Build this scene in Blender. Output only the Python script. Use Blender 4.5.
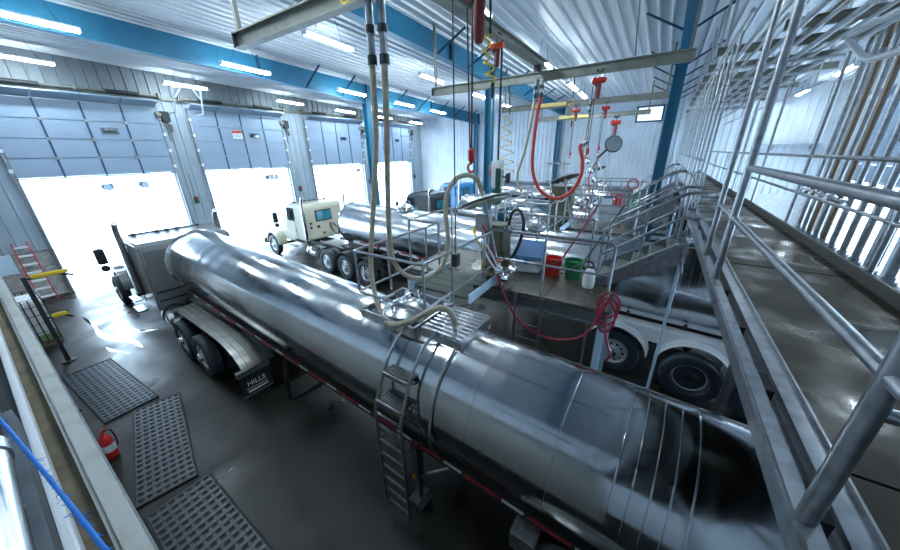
import bpy, bmesh, math, random
from mathutils import Vector, Matrix
random.seed(7)
for o in list(bpy.data.objects): bpy.data.objects.remove(o)
SC = bpy.context.scene
COL = SC.collection
# ------------------------------------------------------------------ camera
YAW, PIT, ROL, FPX, CAMH = math.radians(33.17), math.radians(-21.31), math.radians(-1.10), 311.1, 4.9
fw = Vector((math.cos(PIT)*math.cos(YAW), math.cos(PIT)*math.sin(YAW), math.sin(PIT)))
rt = fw.cross(Vector((0, 0, 1))).normalized(); up = rt.cross(fw)
r2 = math.cos(ROL)*rt + math.sin(ROL)*up; u2 = -math.sin(ROL)*rt + math.cos(ROL)*up
cd = bpy.data.cameras.new('camera'); cam = bpy.data.objects.new('camera', cd); COL.objects.link(cam)
cd.sensor_width = 36; cd.lens = 36*FPX/900; cd.clip_start = .02; cd.clip_end = 500
M = Matrix((r2, u2, -fw)).transposed().to_4x4(); M.translation = Vector((0, 0, CAMH)); cam.matrix_world = M
SC.camera = cam
# ------------------------------------------------------------------ sky and exposure
W = bpy.data.worlds.new('overcast_sky'); SC.world = W; W.use_nodes = True
W.node_tree.nodes['Background'].inputs[0].default_value = (.58, .79, 1, 1)
W.node_tree.nodes['Background'].inputs[1].default_value = 5.0
SC.view_settings.view_transform = 'Standard'; SC.view_settings.look = 'None'
SC.view_settings.gamma = 1; SC.view_settings.use_curve_mapping = False
SC.view_settings.exposure = 1.5
LAMP = 42.0          # strip-light tube emission
# ------------------------------------------------------------------ materials
MATS = {}
def mat(name, col, rough=.5, metal=0., spec=.5, noise=None, bump=None, emit=None, trans=0., rnoise=None, coat=0.):
    """noise=(scale, colour2, lo, hi)  bump=(scale, strength)  rnoise=(scale, rough2, lo, hi)"""
    m = bpy.data.materials.new(name); m.use_nodes = True; nt = m.node_tree; b = nt.nodes['Principled BSDF']
    L = nt.links.new
    b.inputs['Base Color'].default_value = (*col, 1); b.inputs['Roughness'].default_value = rough
    b.inputs['Metallic'].default_value = metal; b.inputs['Specular IOR Level'].default_value = spec
    if coat: b.inputs['Coat Weight'].default_value = coat; b.inputs['Coat Roughness'].default_value = .08
    if trans: b.inputs['Transmission Weight'].default_value = trans
    if emit: b.inputs['Emission Color'].default_value = (*emit[0], 1); b.inputs['Emission Strength'].default_value = emit[1]
    if noise or bump or rnoise:
        tc = nt.nodes.new('ShaderNodeTexCoord')
    def nz(scale, det=4):
        n = nt.nodes.new('ShaderNodeTexNoise'); L(tc.outputs['Object'], n.inputs['Vector'])
        n.inputs['Scale'].default_value = scale; n.inputs['Detail'].default_value = det; return n
    def ramp(n, lo, hi, c0, c1):
        r = nt.nodes.new('ShaderNodeValToRGB'); L(n.outputs['Fac'], r.inputs['Fac'])
        r.color_ramp.elements[0].position = lo; r.color_ramp.elements[1].position = hi
        r.color_ramp.elements[0].color = (*c0, 1); r.color_ramp.elements[1].color = (*c1, 1); return r
    if noise:
        r = ramp(nz(noise[0]), noise[2], noise[3], col, noise[1]); L(r.outputs['Color'], b.inputs['Base Color'])
    if rnoise:
        r = ramp(nz(rnoise[0]), rnoise[2], rnoise[3], (rough,)*3, (rnoise[1],)*3); L(r.outputs['Color'], b.inputs['Roughness'])
    if bump:
        bn = nt.nodes.new('ShaderNodeBump'); bn.inputs['Strength'].default_value = bump[1]; bn.inputs['Distance'].default_value = .02
        L(nz(bump[0], 6).outputs['Fac'], bn.inputs['Height']); L(bn.outputs['Normal'], b.inputs['Normal'])
    MATS[name] = m
    return m
mat('panel_white_backlit', (.33, .40, .46), .42, noise=(1.2, (.29, .355, .41), .4, .7))  # door wall's white siding, greyed so its colour carries the backlit shade
mat('panel_header_shaded', (.19, .225, .25), .42, noise=(1.2, (.165, .195, .22), .4, .7))  # same white siding above the doors, shade painted in as a darker tone
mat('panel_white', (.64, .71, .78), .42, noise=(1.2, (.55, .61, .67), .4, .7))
mat('panel_ceiling', (.66, .70, .74), .38, noise=(.8, (.60, .64, .69), .4, .7))
mat('door_panel', (.27, .36, .47), .45, noise=(2, (.245, .33, .44), .4, .7))
mat('door_dark', (.10, .15, .20), .5)
mat('blue_steel', (.018, .17, .29), .42, noise=(3, (.014, .14, .25), .4, .75))
mat('blue_dark', (.008, .05, .10), .45)
mat('block', (.42, .42, .40), .85, noise=(9, (.33, .33, .32), .35, .7), bump=(60, .3))
mat('block_white', (.66, .69, .70), .6, noise=(6, (.58, .61, .63), .35, .7), bump=(40, .25))
mat('mortar', (.25, .25, .245), .9)
mat('steel_paint', (.20, .21, .18), .5, noise=(5, (.15, .155, .13), .4, .7))
mat('galv', (.31, .33, .355), .32, .85, noise=(14, (.22, .235, .25), .4, .65))
mat('galv_light', (.54, .56, .58), .36, .8)
mat('stainless', (.62, .64, .66), .2, 1., noise=(6, (.52, .54, .56), .4, .7), rnoise=(4, .34, .4, .7))
mat('polished', (.70, .71, .73), .1, 1.)
mat('deck_wet', (.026, .022, .013), .55, .0, spec=.22, noise=(2.2, (.05, .043, .027), .42, .68), rnoise=(1.1, .1, .48, .62), bump=(16, .12))
mat('deck_concrete', (.085, .074, .056), .45, noise=(3, (.05, .044, .034), .4, .7), rnoise=(1.2, .06, .48, .6), bump=(25, .1))
mat('rubber', (.012, .013, .015), .7, bump=(80, .1))
mat('tire', (.024, .034, .046), .58, noise=(5, (.04, .055, .07), .5, .75))
mat('black_metal', (.02, .022, .025), .45)
mat('chassis', (.018, .018, .02), .55, noise=(6, (.04, .036, .03), .5, .75))
mat('grey_paint', (.155, .165, .17), .32, coat=.4)
mat('alloy', (.62, .65, .68), .4, .25)
mat('kick', (.055, .053, .045), .5)
mat('cab_dark', (.05, .055, .06), .4)
mat('cream_paint', (.58, .55, .43), .3, coat=.5)
mat('blue_paint', (.03, .25, .60), .3, coat=.5)
mat('dark_paint', (.045, .055, .065), .3, coat=.5)
mat('white_paint', (.74, .77, .80), .4)
mat('white_plastic', (.72, .75, .77), .45)
mat('fender', (.50, .50, .47), .3, .9, noise=(4, (.36, .36, .33), .35, .7))
mat('glass_blue', (.03, .22, .28), .06, spec=.8)
mat('glass_dark', (.02, .03, .04), .05, spec=.8)
mat('red', (.55, .025, .02), .4); mat('red_dark', (.17, .012, .012), .5); mat('orange', (.75, .11, .02), .4)
mat('red_hose', (.42, .03, .025), .45); mat('pink_hose', (.33, .02, .05), .4)
mat('green', (.01, .16, .06), .4); mat('green_dark', (.012, .09, .06), .4)
mat('olive', (.10, .11, .065), .55); mat('green_grate', (.028, .045, .03), .6)
mat('blue_lid', (.06, .19, .42), .45); mat('blue_rope', (.01, .22, .75), .7)
mat('bluewhite', (.50, .66, .80), .45)
mat('yellow', (.75, .52, .03), .45); mat('yellow_dull', (.62, .47, .16), .5)
mat('hose_beige', (.42, .37, .28), .7, noise=(7, (.28, .245, .18), .4, .7))
mat('hose_grey', (.24, .23, .19), .7, noise=(9, (.15, .145, .12), .4, .7))
mat('chain', (.05, .055, .06), .4, .8)
mat('pipe_brown', (.17, .13, .10), .4, .5)
mat('parapet', (.46, .47, .45), .5, noise=(5, (.33, .32, .27), .5, .75), bump=(30, .1))
mat('ledge', (.20, .165, .10), .8, noise=(6, (.10, .085, .06), .4, .7), bump=(20, .3))
mat('lamp', (1, 1, 1), .4, emit=((.76, .91, 1.0), LAMP))
mat('lamp_body', (.7, .74, .76), .4)
mat('snow', (.80, .83, .86), .9)
mat('far_grey', (.35, .38, .42), .8)
mat('amber', (.8, .25, .02), .3)
mat('tape_white', (.75, .75, .75), .4); mat('tape_red', (.45, .02, .02), .4)
mat('pallet', (.2, .14, .09), .8); mat('tote_green', (.25, .42, .18), .5)
mat('drum_steel', (.26, .27, .2), .45, .3)

def floor_material():
    m = bpy.data.materials.new('wet_concrete'); m.use_nodes = True; nt = m.node_tree; b = nt.nodes['Principled BSDF']; L = nt.links.new
    tc = nt.nodes.new('ShaderNodeTexCoord')
    def nz(s, d, w=0.):
        n = nt.nodes.new('ShaderNodeTexNoise'); L(tc.outputs['Object'], n.inputs['Vector']); n.inputs['Scale'].default_value = s
        n.inputs['Detail'].default_value = d; n.inputs['Distortion'].default_value = w; return n
    def ramp(n, st):
        r = nt.nodes.new('ShaderNodeValToRGB'); L(n.outputs['Fac'], r.inputs['Fac']); e = r.color_ramp.elements
        e[0].position, e[0].color = st[0][0], (*st[0][1], 1); e[1].position, e[1].color = st[-1][0], (*st[-1][1], 1)
        for p, c in st[1:-1]:
            x = e.new(p); x.color = (*c, 1)
        return r
    big = ramp(nz(.55, 5, .6), [(.36, (.0065, .0056, .0042)), (.5, (.012, .0108, .0086)), (.66, (.027, .025, .021))])
    fine = ramp(nz(9, 8), [(.3, (.8, .8, .8)), (.7, (1.15, 1.15, 1.15))])
    mx = nt.nodes.new('ShaderNodeMix'); mx.data_type = 'RGBA'; mx.blend_type = 'MULTIPLY'; mx.inputs[0].default_value = 1
    L(big.outputs['Color'], mx.inputs[6]); L(fine.outputs['Color'], mx.inputs[7]); L(mx.outputs[2], b.inputs['Base Color'])
    rr = ramp(nz(.45, 6, 1.2), [(.40, (.55,)*3), (.52, (.38,)*3), (.60, (.26,)*3), (.66, (.18,)*3)])
    L(rr.outputs['Color'], b.inputs['Roughness'])
    bp = nt.nodes.new('ShaderNodeBump'); bp.inputs['Strength'].default_value = .08; bp.inputs['Distance'].default_value = .01
    L(nz(14, 6).outputs['Fac'], bp.inputs['Height']); L(bp.outputs['Normal'], b.inputs['Normal'])
    b.inputs['Specular IOR Level'].default_value = .38
    MATS['floor'] = m
floor_material()
def tank_material(key='tank', r0=.09, r1=.25, c0=(.36, .38, .39, 1), c1=(.52, .54, .56, 1)):
    m = bpy.data.materials.new(key+'_stainless'); m.use_nodes = True; nt = m.node_tree; b = nt.nodes['Principled BSDF']; L = nt.links.new
    tc = nt.nodes.new('ShaderNodeTexCoord'); mp = nt.nodes.new('ShaderNodeMapping'); L(tc.outputs['Object'], mp.inputs['Vector'])
    mp.inputs['Scale'].default_value = (.6, 9, .6)
    n = nt.nodes.new('ShaderNodeTexNoise'); L(mp.outputs[0], n.inputs['Vector']); n.inputs['Scale'].default_value = 1.0; n.inputs['Detail'].default_value = 5
    r = nt.nodes.new('ShaderNodeValToRGB'); L(n.outputs['Fac'], r.inputs['Fac'])
    r.color_ramp.elements[0].position = .35; r.color_ramp.elements[0].color = (r0,)*3+(1,)
    r.color_ramp.elements[1].position = .75; r.color_ramp.elements[1].color = (r1,)*3+(1,)
    L(r.outputs['Color'], b.inputs['Roughness'])
    n2 = nt.nodes.new('ShaderNodeTexNoise'); L(tc.outputs['Object'], n2.inputs['Vector']); n2.inputs['Scale'].default_value = .9; n2.inputs['Detail'].default_value = 3
    c = nt.nodes.new('ShaderNodeValToRGB'); L(n2.outputs['Fac'], c.inputs['Fac'])
    c.color_ramp.elements[0].position = .35; c.color_ramp.elements[0].color = c0
    c.color_ramp.elements[1].position = .7; c.color_ramp.elements[1].color = c1
    L(c.outputs['Color'], b.inputs['Base Color']); b.inputs['Metallic'].default_value = 1
    bp = nt.nodes.new('ShaderNodeBump'); bp.inputs['Strength'].default_value = .05; bp.inputs['Distance'].default_value = .02
    n3 = nt.nodes.new('ShaderNodeTexNoise'); mp3 = nt.nodes.new('ShaderNodeMapping'); L(tc.outputs['Object'], mp3.inputs['Vector']); mp3.inputs['Scale'].default_value = (.5, 1.6, .5)
    L(mp3.outputs[0], n3.inputs['Vector']); n3.inputs['Scale'].default_value = 1.2; n3.inputs['Detail'].default_value = 1
    L(n3.outputs['Fac'], bp.inputs['Height']); L(bp.outputs['Normal'], b.inputs['Normal'])
    MATS[key] = m
tank_material()
tank_material('tank_satin', .19, .27, (.46, .49, .52, 1), (.54, .57, .60, 1))

# ------------------------------------------------------------------ mesh helpers
def V(*a): return Vector(a)
def spline(pts, k=6):
    P = [Vector(p) for p in pts]; Q = [P[0]*2-P[1]] + P + [P[-1]*2-P[-2]]; out = []
    for i in range(1, len(Q)-2):
        a, b, c, d = Q[i-1], Q[i], Q[i+1], Q[i+2]
        for j in range(k):
            t = j/k
            out.append(.5*((2*b)+(c-a)*t+(2*a-5*b+4*c-d)*t*t+(3*b-a-3*c+d)*t**3))
    out.append(P[-1]); return out
def bend(pts, r=.1, k=4):
    """polyline with rounded corners"""
    P = [Vector(p) for p in pts]; out = [P[0]]
    for i in range(1, len(P)-1):
        a, b, c = P[i-1], P[i], P[i+1]
        d1 = (a-b); d2 = (c-b); rr = min(r, d1.length*.45, d2.length*.45)
        s = b+d1.normalized()*rr; e = b+d2.normalized()*rr
        for j in range(k+1):
            t = j/k; out.append(s*(1-t)**2+b*2*t*(1-t)+e*t*t)
    out.append(P[-1]); return out
class MB:
    def __init__(s): s.v = []; s.f = []
    def add(s, vs, fs):
        n = len(s.v); s.v += [tuple(v) for v in vs]; s.f += [tuple(i+n for i in f) for f in fs]; return s
    def box(s, x0, x1, y0, y1, z0, z1):
        return s.add([(x, y, z) for z in (z0, z1) for y in (y0, y1) for x in (x0, x1)],
                     [(0, 2, 3, 1), (4, 5, 7, 6), (0, 1, 5, 4), (2, 6, 7, 3), (0, 4, 6, 2), (1, 3, 7, 5)])
    def bar(s, p, q, w, h, upv=(0, 0, 1)):
        p, q = Vector(p), Vector(q); d = (q-p).normalized(); u = Vector(upv)
        if abs(d.dot(u)) > .98: u = Vector((1, 0, 0))
        r = d.cross(u).normalized()*w/2; t = r.cross(d).normalized()*h/2
        vs = [c+a*r+b*t for c in (p, q) for b in (-1, 1) for a in (-1, 1)]
        return s.add(vs, [(0, 2, 3, 1), (4, 5, 7, 6), (0, 1, 5, 4), (2, 6, 7, 3), (0, 4, 6, 2), (1, 3, 7, 5)])
    def ibeam(s, p, q, w, h, t=.02):
        p, q = Vector(p), Vector(q); z = Vector((0, 0, 1))
        s.bar(p+z*(h/2-t/2), q+z*(h/2-t/2), w, t); s.bar(p-z*(h/2-t/2), q-z*(h/2-t/2), w, t); return s.bar(p, q, t, h-2*t)
    def tube(s, pts, r, n=8, closed=False, caps=True):
        P = [Vector(p) for p in pts]; m = len(P); rings = []; u = None
        for i in range(m):
            if closed: d = P[(i+1) % m]-P[i-1]
            else: d = P[min(i+1, m-1)]-P[max(i-1, 0)]
            d.normalize()
            if u is None:
                u = d.cross(Vector((0, 0, 1)));
                if u.length < .05: u = d.cross(Vector((0, 1, 0)))
            u = (u-d*u.dot(d)).normalized(); w = d.cross(u)
            rr = r[i] if isinstance(r, (list, tuple)) else r
            rings.append([P[i]+(u*math.cos(2*math.pi*k/n)+w*math.sin(2*math.pi*k/n))*rr for k in range(n)])
        vs = [v for g in rings for v in g]; fs = []
        for i in range(m if closed else m-1):
            a, b = i*n, ((i+1) % m)*n
            for k in range(n): fs.append((a+k, a+(k+1) % n, b+(k+1) % n, b+k))
        if not closed and caps: fs += [tuple(range(n-1, -1, -1)), tuple((m-1)*n+k for k in range(n))]
        return s.add(vs, fs)
    def lathe(s, prof, axis='z', c=(0, 0, 0), n=24):
        """prof: list of (radius, along)"""
        vs = []; fs = []; m = len(prof); c = Vector(c)
        for (r, a) in prof:
            for k in range(n):
                t = 2*math.pi*k/n; x, y = r*math.cos(t), r*math.sin(t)
                vs.append(c+(Vector((x, y, a)) if axis == 'z' else Vector((a, x, y)) if axis == 'x' else Vector((y, a, x))))
        for i in range(m-1):
            for k in range(n): fs.append((i*n+k, i*n+(k+1) % n, (i+1)*n+(k+1) % n, (i+1)*n+k))
        fs += [tuple(range(n-1, -1, -1)), tuple((m-1)*n+k for k in range(n))]
        return s.add(vs, fs)
    def prism(s, poly, axis, a0, a1):
        """poly in the other two axes, in order (y,z) for x, (x,z) for y, (x,y) for z"""
        n = len(poly); mk = {'x': lambda p, a: (a, p[0], p[1]), 'y': lambda p, a: (p[0], a, p[1]), 'z': lambda p, a: (p[0], p[1], a)}[axis]
        return s.add([mk(p, a0) for p in poly]+[mk(p, a1) for p in poly],
                     [tuple(range(n-1, -1, -1)), tuple(range(n, 2*n))]+[(i, (i+1) % n, n+(i+1) % n, n+i) for i in range(n)])
    def mesh(s, name, m, smooth=True, bevel=0., ang=38):
        me = bpy.data.meshes.new(name); me.from_pydata(s.v, [], s.f)
        bm = bmesh.new(); bm.from_mesh(me)
        bmesh.ops.recalc_face_normals(bm, faces=bm.faces)
        if bevel:
            es = [e for e in bm.edges if len(e.link_faces) == 2 and e.calc_face_angle(0) > .6]
            bmesh.ops.bevel(bm, geom=es, offset=bevel, segments=2, affect='EDGES', clamp_overlap=True)
        if smooth:
            for f in bm.faces: f.smooth = True
            for e in bm.edges:
                if len(e.link_faces) != 2 or e.calc_face_angle(0) > math.radians(ang): e.smooth = False
        bm.to_mesh(me); bm.free(); me.materials.append(MATS[m]); return me
    def build(s, name, m, parent=None, smooth=True, bevel=0., ang=38):
        o = bpy.data.objects.new(name, s.mesh(name, m, smooth, bevel, ang)); COL.objects.link(o)
        if parent: o.parent = parent
        return o
def B(x0, x1, y0, y1, z0, z1): return MB().box(x0, x1, y0, y1, z0, z1)
def T(pts, r, n=8, **k): return MB().tube(pts, r, n, **k)
def tag(o, label=None, cat=None, group=None, kind=None):
    if label: o['label'] = label
    if cat: o['category'] = cat
    if group: o['group'] = group
    if kind: o['kind'] = kind
    return o
def thing(name, label, cat, loc=(0, 0, 0), rz=0, group=None):
    o = bpy.data.objects.new(name, None); COL.objects.link(o); o.location = loc; o.rotation_euler = (0, 0, rz); o.empty_display_size = .1
    return tag(o, label, cat, group)
def inst(name, me, loc, parent=None, rot=None, scale=None):
    o = bpy.data.objects.new(name, me); COL.objects.link(o); o.location = loc
    if rot: o.rotation_euler = rot
    if scale: o.scale = scale
    if parent: o.parent = parent
    return o
def copy_tree(o, parent=None):
    c = o.copy(); COL.objects.link(c)
    if parent: c.parent = parent
    for ch in [x for x in bpy.data.objects if x.parent == o]: copy_tree(ch, c)
    return c
def text(name, body, size, m, parent, loc, rot, ext=.002):
    cu = bpy.data.curves.new(name, 'FONT'); cu.body = body; cu.size = size; cu.extrude = ext; cu.align_x = 'CENTER'; cu.align_y = 'CENTER'
    t = bpy.data.objects.new(name, cu); COL.objects.link(t); bpy.context.view_layer.update()
    me = bpy.data.meshes.new_from_object(t.evaluated_get(bpy.context.evaluated_depsgraph_get()))
    bpy.data.objects.remove(t); me.materials.clear(); me.materials.append(MATS[m])
    return inst(name, me, loc, parent, rot)
ORD = ['first', 'second', 'third', 'fourth', 'fifth', 'sixth', 'seventh', 'eighth', 'ninth', 'tenth']

# ------------------------------------------------------------------ the building
YD, XF, YR, XN = 19.08, 24.7, -7.5, -3.0        # door wall, far wall, rear wall, near end wall
def zc(x): return 8.53-.031*x                   # ceiling height (roof falls away from the camera)
DOORS = [(1.39, 5.82), (7.10, 11.40), (13.10, 17.35), (18.60, 22.87)]
DTOP = 4.36
tag(B(XN, XF, YR, YD, -.2, 0).build('floor', 'floor', smooth=False), 'wet grey concrete floor of the truck bay with puddles', kind='structure')
tag(B(-80, 120, YD, 130, -.2, -.01).build('snow_ground', 'snow', smooth=False), 'bright white snowy yard outside the bay doors', kind='structure')
tag(B(-80, 120, -80, YR, -.2, -.01).build('snow_yard', 'snow', smooth=False), 'bright white snowy yard beyond the rear wall', kind='structure')

def ribs(u0, u1, sp, dep, rw):
    """trapezoid profile: list of (u, depth)"""
    out = []; u = u0
    while u < u1-1e-6:
        e = min(u+sp, u1)
        out += [(u, 0)]
        if u+rw < e:
            out += [(u+rw*.25, dep), (u+rw*.75, dep), (u+rw, 0)]
        u = e
    out.append((u1, 0)); return out
def ribbed(name, m, prof, place, l0, l1, parent=None):
    """extrude profile between l0 and l1; place(u, depth, l) -> point"""
    vs = [place(u, d, l0(u) if callable(l0) else l0) for u, d in prof]+[place(u, d, l1(u) if callable(l1) else l1) for u, d in prof]; n = len(prof)
    return MB().add(vs, [(i, i+1, n+i+1, n+i) for i in range(n-1)]).build(name, m, parent, smooth=False)
# ceiling: backing slab + ribbed liner sheets
ce = MB().add([(XN, YR, zc(XN)+.05), (XF, YR, zc(XF)+.05), (XF, YD, zc(XF)+.05), (XN, YD, zc(XN)+.05), (XN, YR, zc(XN)+.3), (XF, YR, zc(XF)+.3), (XF, YD, zc(XF)+.3), (XN, YD, zc(XN)+.3)],
              [(0, 1, 2, 3), (4, 5, 6, 7), (0, 1, 5, 4), (1, 2, 6, 5), (2, 3, 7, 6), (3, 0, 4, 7)]).build('ceiling', 'panel_ceiling', smooth=False)
tag(ce, 'white ribbed metal ceiling sloping down to the far wall', kind='structure')
y = YR
while y < YD-.05:
    y1 = min(y+.915, YD)
    ribbed('liner_panel', 'panel_ceiling', ribs(y, y1, .305, -.045, .09), lambda u, d, l: (l, u, zc(l)+.04+d), XN, XF, ce); y = y1
# door wall
wd = thing('wall_doors', 'white ribbed metal wall with four raised bay doors', None); wd['kind'] = 'structure'
segs = [(XN, 1.39), (5.82, 7.10), (11.40, 13.10), (17.35, 18.60), (22.87, XF)]
for a, b in segs:
    B(a, b, YD, YD+.25, 0, 7.35).build('wall_pier', 'panel_white_backlit', wd, smooth=False)
    ribbed('siding_panel', 'panel_white_backlit', ribs(a, b, .36, -.04, .10), lambda u, d, l: (u, YD-.01+d, l), 1.75, 7.35, wd)
for a, b in DOORS: B(a, b, YD, YD+.25, DTOP, 7.35).build('wall_lintel', 'panel_white_backlit', wd, smooth=False)
B(XN, XF, YD, YD+.25, 7.35, 8.7).build('wall_header', 'panel_header_shaded', wd, smooth=False)
x = XN+.6
while x < XF-.05:
    x1 = min(x+1.08, XF)
    ribbed('siding_panel', 'panel_header_shaded', ribs(x, x1, .36, -.05, .08), lambda u, d, l: (u, YD-.01+d, l), 7.35, lambda u: zc(u)+.05, wd); x = x1
# concrete blocks at the foot of the wall
blk = B(-.195, .195, -.035, 0, -.095, .095).mesh('block', 'block', bevel=.008)
blh = B(-.095, .095, -.035, 0, -.095, .095).mesh('block_half', 'block', bevel=.008)
for a, b in segs[:4]:
    a2 = max(a, -.4)
    B(a2, b, YD-.015, YD, 0, 1.75).build('mortar_bed', 'mortar', wd, smooth=False)
    n = 0; z = .1
    while z < 1.75:
        x = a2+(.2 if n % 2 == 0 else .4)
        if n % 2: inst('block', blh, (a2+.1, YD-.015, z), wd)
        while x+.19 <= b+.01: inst('block', blk, (x, YD-.015, z), wd); x += .4
        if x-.2 < b-.15: inst('block', blh, (x-.1, YD-.015, z), wd)
        z += .2; n += 1
    B(a2, b, YD-.07, YD, 1.75, 1.79).build('drip_cap', 'galv', wd, smooth=False)
# far wall
wf = thing('wall_far', 'white ribbed metal far wall with blue columns', None); wf['kind'] = 'structure'
B(XF, XF+.25, YR, YD, 0, 8.2).build('wall_core', 'panel_white', wf, smooth=False)
y = YR
while y < YD-.05:
    y1 = min(y+.915, YD)
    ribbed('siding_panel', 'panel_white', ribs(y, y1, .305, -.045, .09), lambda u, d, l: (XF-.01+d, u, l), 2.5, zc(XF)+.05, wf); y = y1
B(XF-.015, XF, YR, YD, 0, 2.5).build('mortar_bed', 'block_white', wf, smooth=False)
bk2 = B(-.035, 0, -.195, .195, -.095, .095).mesh('block_white', 'block_white', bevel=.008)
n = 0; z = 1.1
while z < 2.5:
    y = YR+.2+(.2 if n % 2 else 0)
    while y < -2.2: inst('block', bk2, (XF-.015, y, z), wf); y += .4
    z += .2; n += 1
# rear wall with its own doors (one partly open)
wr = thing('wall_rear', 'white ribbed metal rear wall behind the pipe rack', None); wr['kind'] = 'structure'
RD = [(13.0, 17.3, 0.0), (18.4, 22.7, 0.0), (7.0, 11.3, 0.0)]
xs = [XN, 7.0, 11.3, 13.0, 17.3, 18.4, 22.7, XF]
for i in range(0, 8, 2):
    B(xs[i], xs[i+1], YR-.25, YR, 0, 4.36).build('wall_pier', 'panel_white', wr, smooth=False)
B(XN, XF, YR-.25, YR, 4.36, 8.8).build('wall_header', 'panel_white', wr, smooth=False)
x = XN
while x < XF-.05:
    x1 = min(x+1.08, XF)
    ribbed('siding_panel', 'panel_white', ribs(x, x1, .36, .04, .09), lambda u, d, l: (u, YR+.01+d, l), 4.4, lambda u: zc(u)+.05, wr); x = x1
tag(B(XN-.25, XN, YR, YD, 0, 8.9).build('wall_near', 'panel_white', smooth=False), 'plain white end wall behind the viewpoint', kind='structure')

# overhead doors
pan = {}
def overhead_door(idx, a, b, y, face, zb, rows, lab, win=None):
    d = thing('door_%d' % idx, lab, None); d['kind'] = 'structure'
    cw = (b-a+.1)/4; rh = .66; s = face
    def P(c, r): pass
    key = round(cw, 3)
    if key not in pan:
        pan[key] = B(-cw/2+.012, cw/2-.012, -.025, .025, -rh/2+.008, rh/2-.008).mesh('door_panel', 'door_panel', bevel=.012)
    for r in range(rows):
        for c in range(4):
            inst('door_panel', pan[key], (a-.05+cw*(c+.5), y, zb+rh*(r+.5)), d)
    zt = zb+rh*rows
    for c in range(4):     # top section leaning back on the curved track
        inst('door_panel', pan[key], (a-.05+cw*(c+.5), y+s*.28, zt+.13), d, rot=(s*math.radians(72)*-1, 0, 0), scale=(1, 1, .92))
    B(a-.05, b+.05, y-.03, y+.03, zb-.05, zb).build('bottom_seal', 'door_dark', d, smooth=False)
    for c in range(1, 4):
        x = a-.05+cw*c
        B(x-.028, x+.028, y+s*.024, y+s*.042, zb, zt).build('stile', 'blue_dark', d, smooth=False)
        for r in range(1, rows): B(x-.05, x+.05, y+s*.03, y+s*.06, zb+rh*r-.05, zb+rh*r+.05).build('hinge', 'galv', d, smooth=False)
    for x in (a-.09, b+.09):
        B(x-.04, x+.04, y-.04, y+.08 if s > 0 else y+.04, 0, zt+.1).build('track', 'galv', d, smooth=False)
        for r in range(rows): B(x-.05, x+.05, y+s*.04-.03, y+s*.04+.03, zb+rh*r+.2, zb+rh*r+.32).build('roller_bracket', 'white_paint', d, smooth=False)
    if win is not None:
        x = a-.05+cw*(win[0]+.5); z = zb+rh*(win[1]+.5)
        w = B(x-.26, x+.26, y+s*.02, y+s*.05, z-.12, z+.12).build('window_frame', 'door_dark', d, smooth=False)
        B(x-.21, x+.21, y+s*.045, y+s*.056, z-.08, z+.08).build('pane', 'glass_dark', w, smooth=False)
    return d
SNAMES = ['leftmost', 'second from left', 'third from left', 'rightmost']
for i, (a, b) in enumerate(DOORS):
    overhead_door(i+1, a, b, YD-.14, -1, DTOP-.02, 4, 'raised blue-grey sectional bay door, %s of the four' % SNAMES[i], (2, 2))
for i, (a, b, z) in enumerate(RD):
    overhead_door(i+5, a, b, YR+.14, 1, 3.5 if i == 1 else DTOP-.02, 5 if i == 1 else 4, 'partly raised sectional door in the rear wall, %s along it' % ORD[2-i if i < 2 else 0], (1, 2))
# torsion shafts and door operators
for i, (a, b) in enumerate(DOORS):
    t = thing('torsion_shaft', 'steel spring shaft above the %s raised bay door' % SNAMES[i], 'shaft', group='door spring shafts')
    T([(a-.35, YD-.3, 7.42), (b+.35, YD-.3, 7.42)], .045, 10).build('shaft', 'steel_paint', t)
    for x in (a-.25, b+.25): MB().lathe([(.1, -.06), (.13, -.05), (.13, .05), (.1, .06)], 'x', (x, YD-.3, 7.42), 14).build('cable_drum', 'steel_paint', t)
    for x in (a+.9, b-.9): T([(x-.5, YD-.3, 7.42), (x+.5, YD-.3, 7.42)], .075, 10).build('spring', 'black_metal', t)
    for x in (a-.3, (a+b)/2, b+.3): B(x-.03, x+.03, YD-.34, YD-.16, 7.34, 7.5).build('bearing_plate', 'galv', t, smooth=False)
    o = thing('door_operator', 'black door motor on the wall right of the %s bay door' % SNAMES[i], 'motor', (b+.28, YD-.1, 6.65), group='door motors')
    B(-.16, .16, -.22, .02, -.22, .2).build('housing', 'black_metal', o, bevel=.03)
    T([(-.05, -.12, -.2), (-.05, -.12, -1.0)], .015).build('chain', 'chain', o)
    MB().lathe([(.09, -.1), (.12, -.08), (.12, .1), (.05, .13)], 'x', (-.22, -.1, .05), 14).build('motor', 'steel_paint', o)
    B(.12, .2, -.1, .0, -.6, -.3).build('control_box', 'steel_paint', o, bevel=.01)
    sg = thing('signal_light', 'red and green signal light on the wall right of %s bay door' % SNAMES[i], 'signal', (b+.55, YD-.03, 3.0), group='bay signal lights')
    B(-.08, .08, -.12, .0, -.16, .16).build('housing', 'black_metal', sg, bevel=.02)
    MB().lathe([(.055, 0), (.05, -.05), (.02, -.07)], 'y', (0, -.11, .075), 12).build('lens', 'red', sg)
    MB().lathe([(.055, 0), (.05, -.05), (.02, -.07)], 'y', (0, -.11, -.075), 12).build('lens', 'green', sg)
    T([(0, -.01, .16), (0, -.02, 1.2)], .012).build('conduit', 'galv', sg)
tr_ = MB().bar((XN, YD-.1, 7.36), (XF, YD-.1, 7.36), .1, .13).build('trim_1', 'steel_paint', smooth=False); tag(tr_, 'dark steel rail along the wall above the bay doors', kind='structure')
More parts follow.
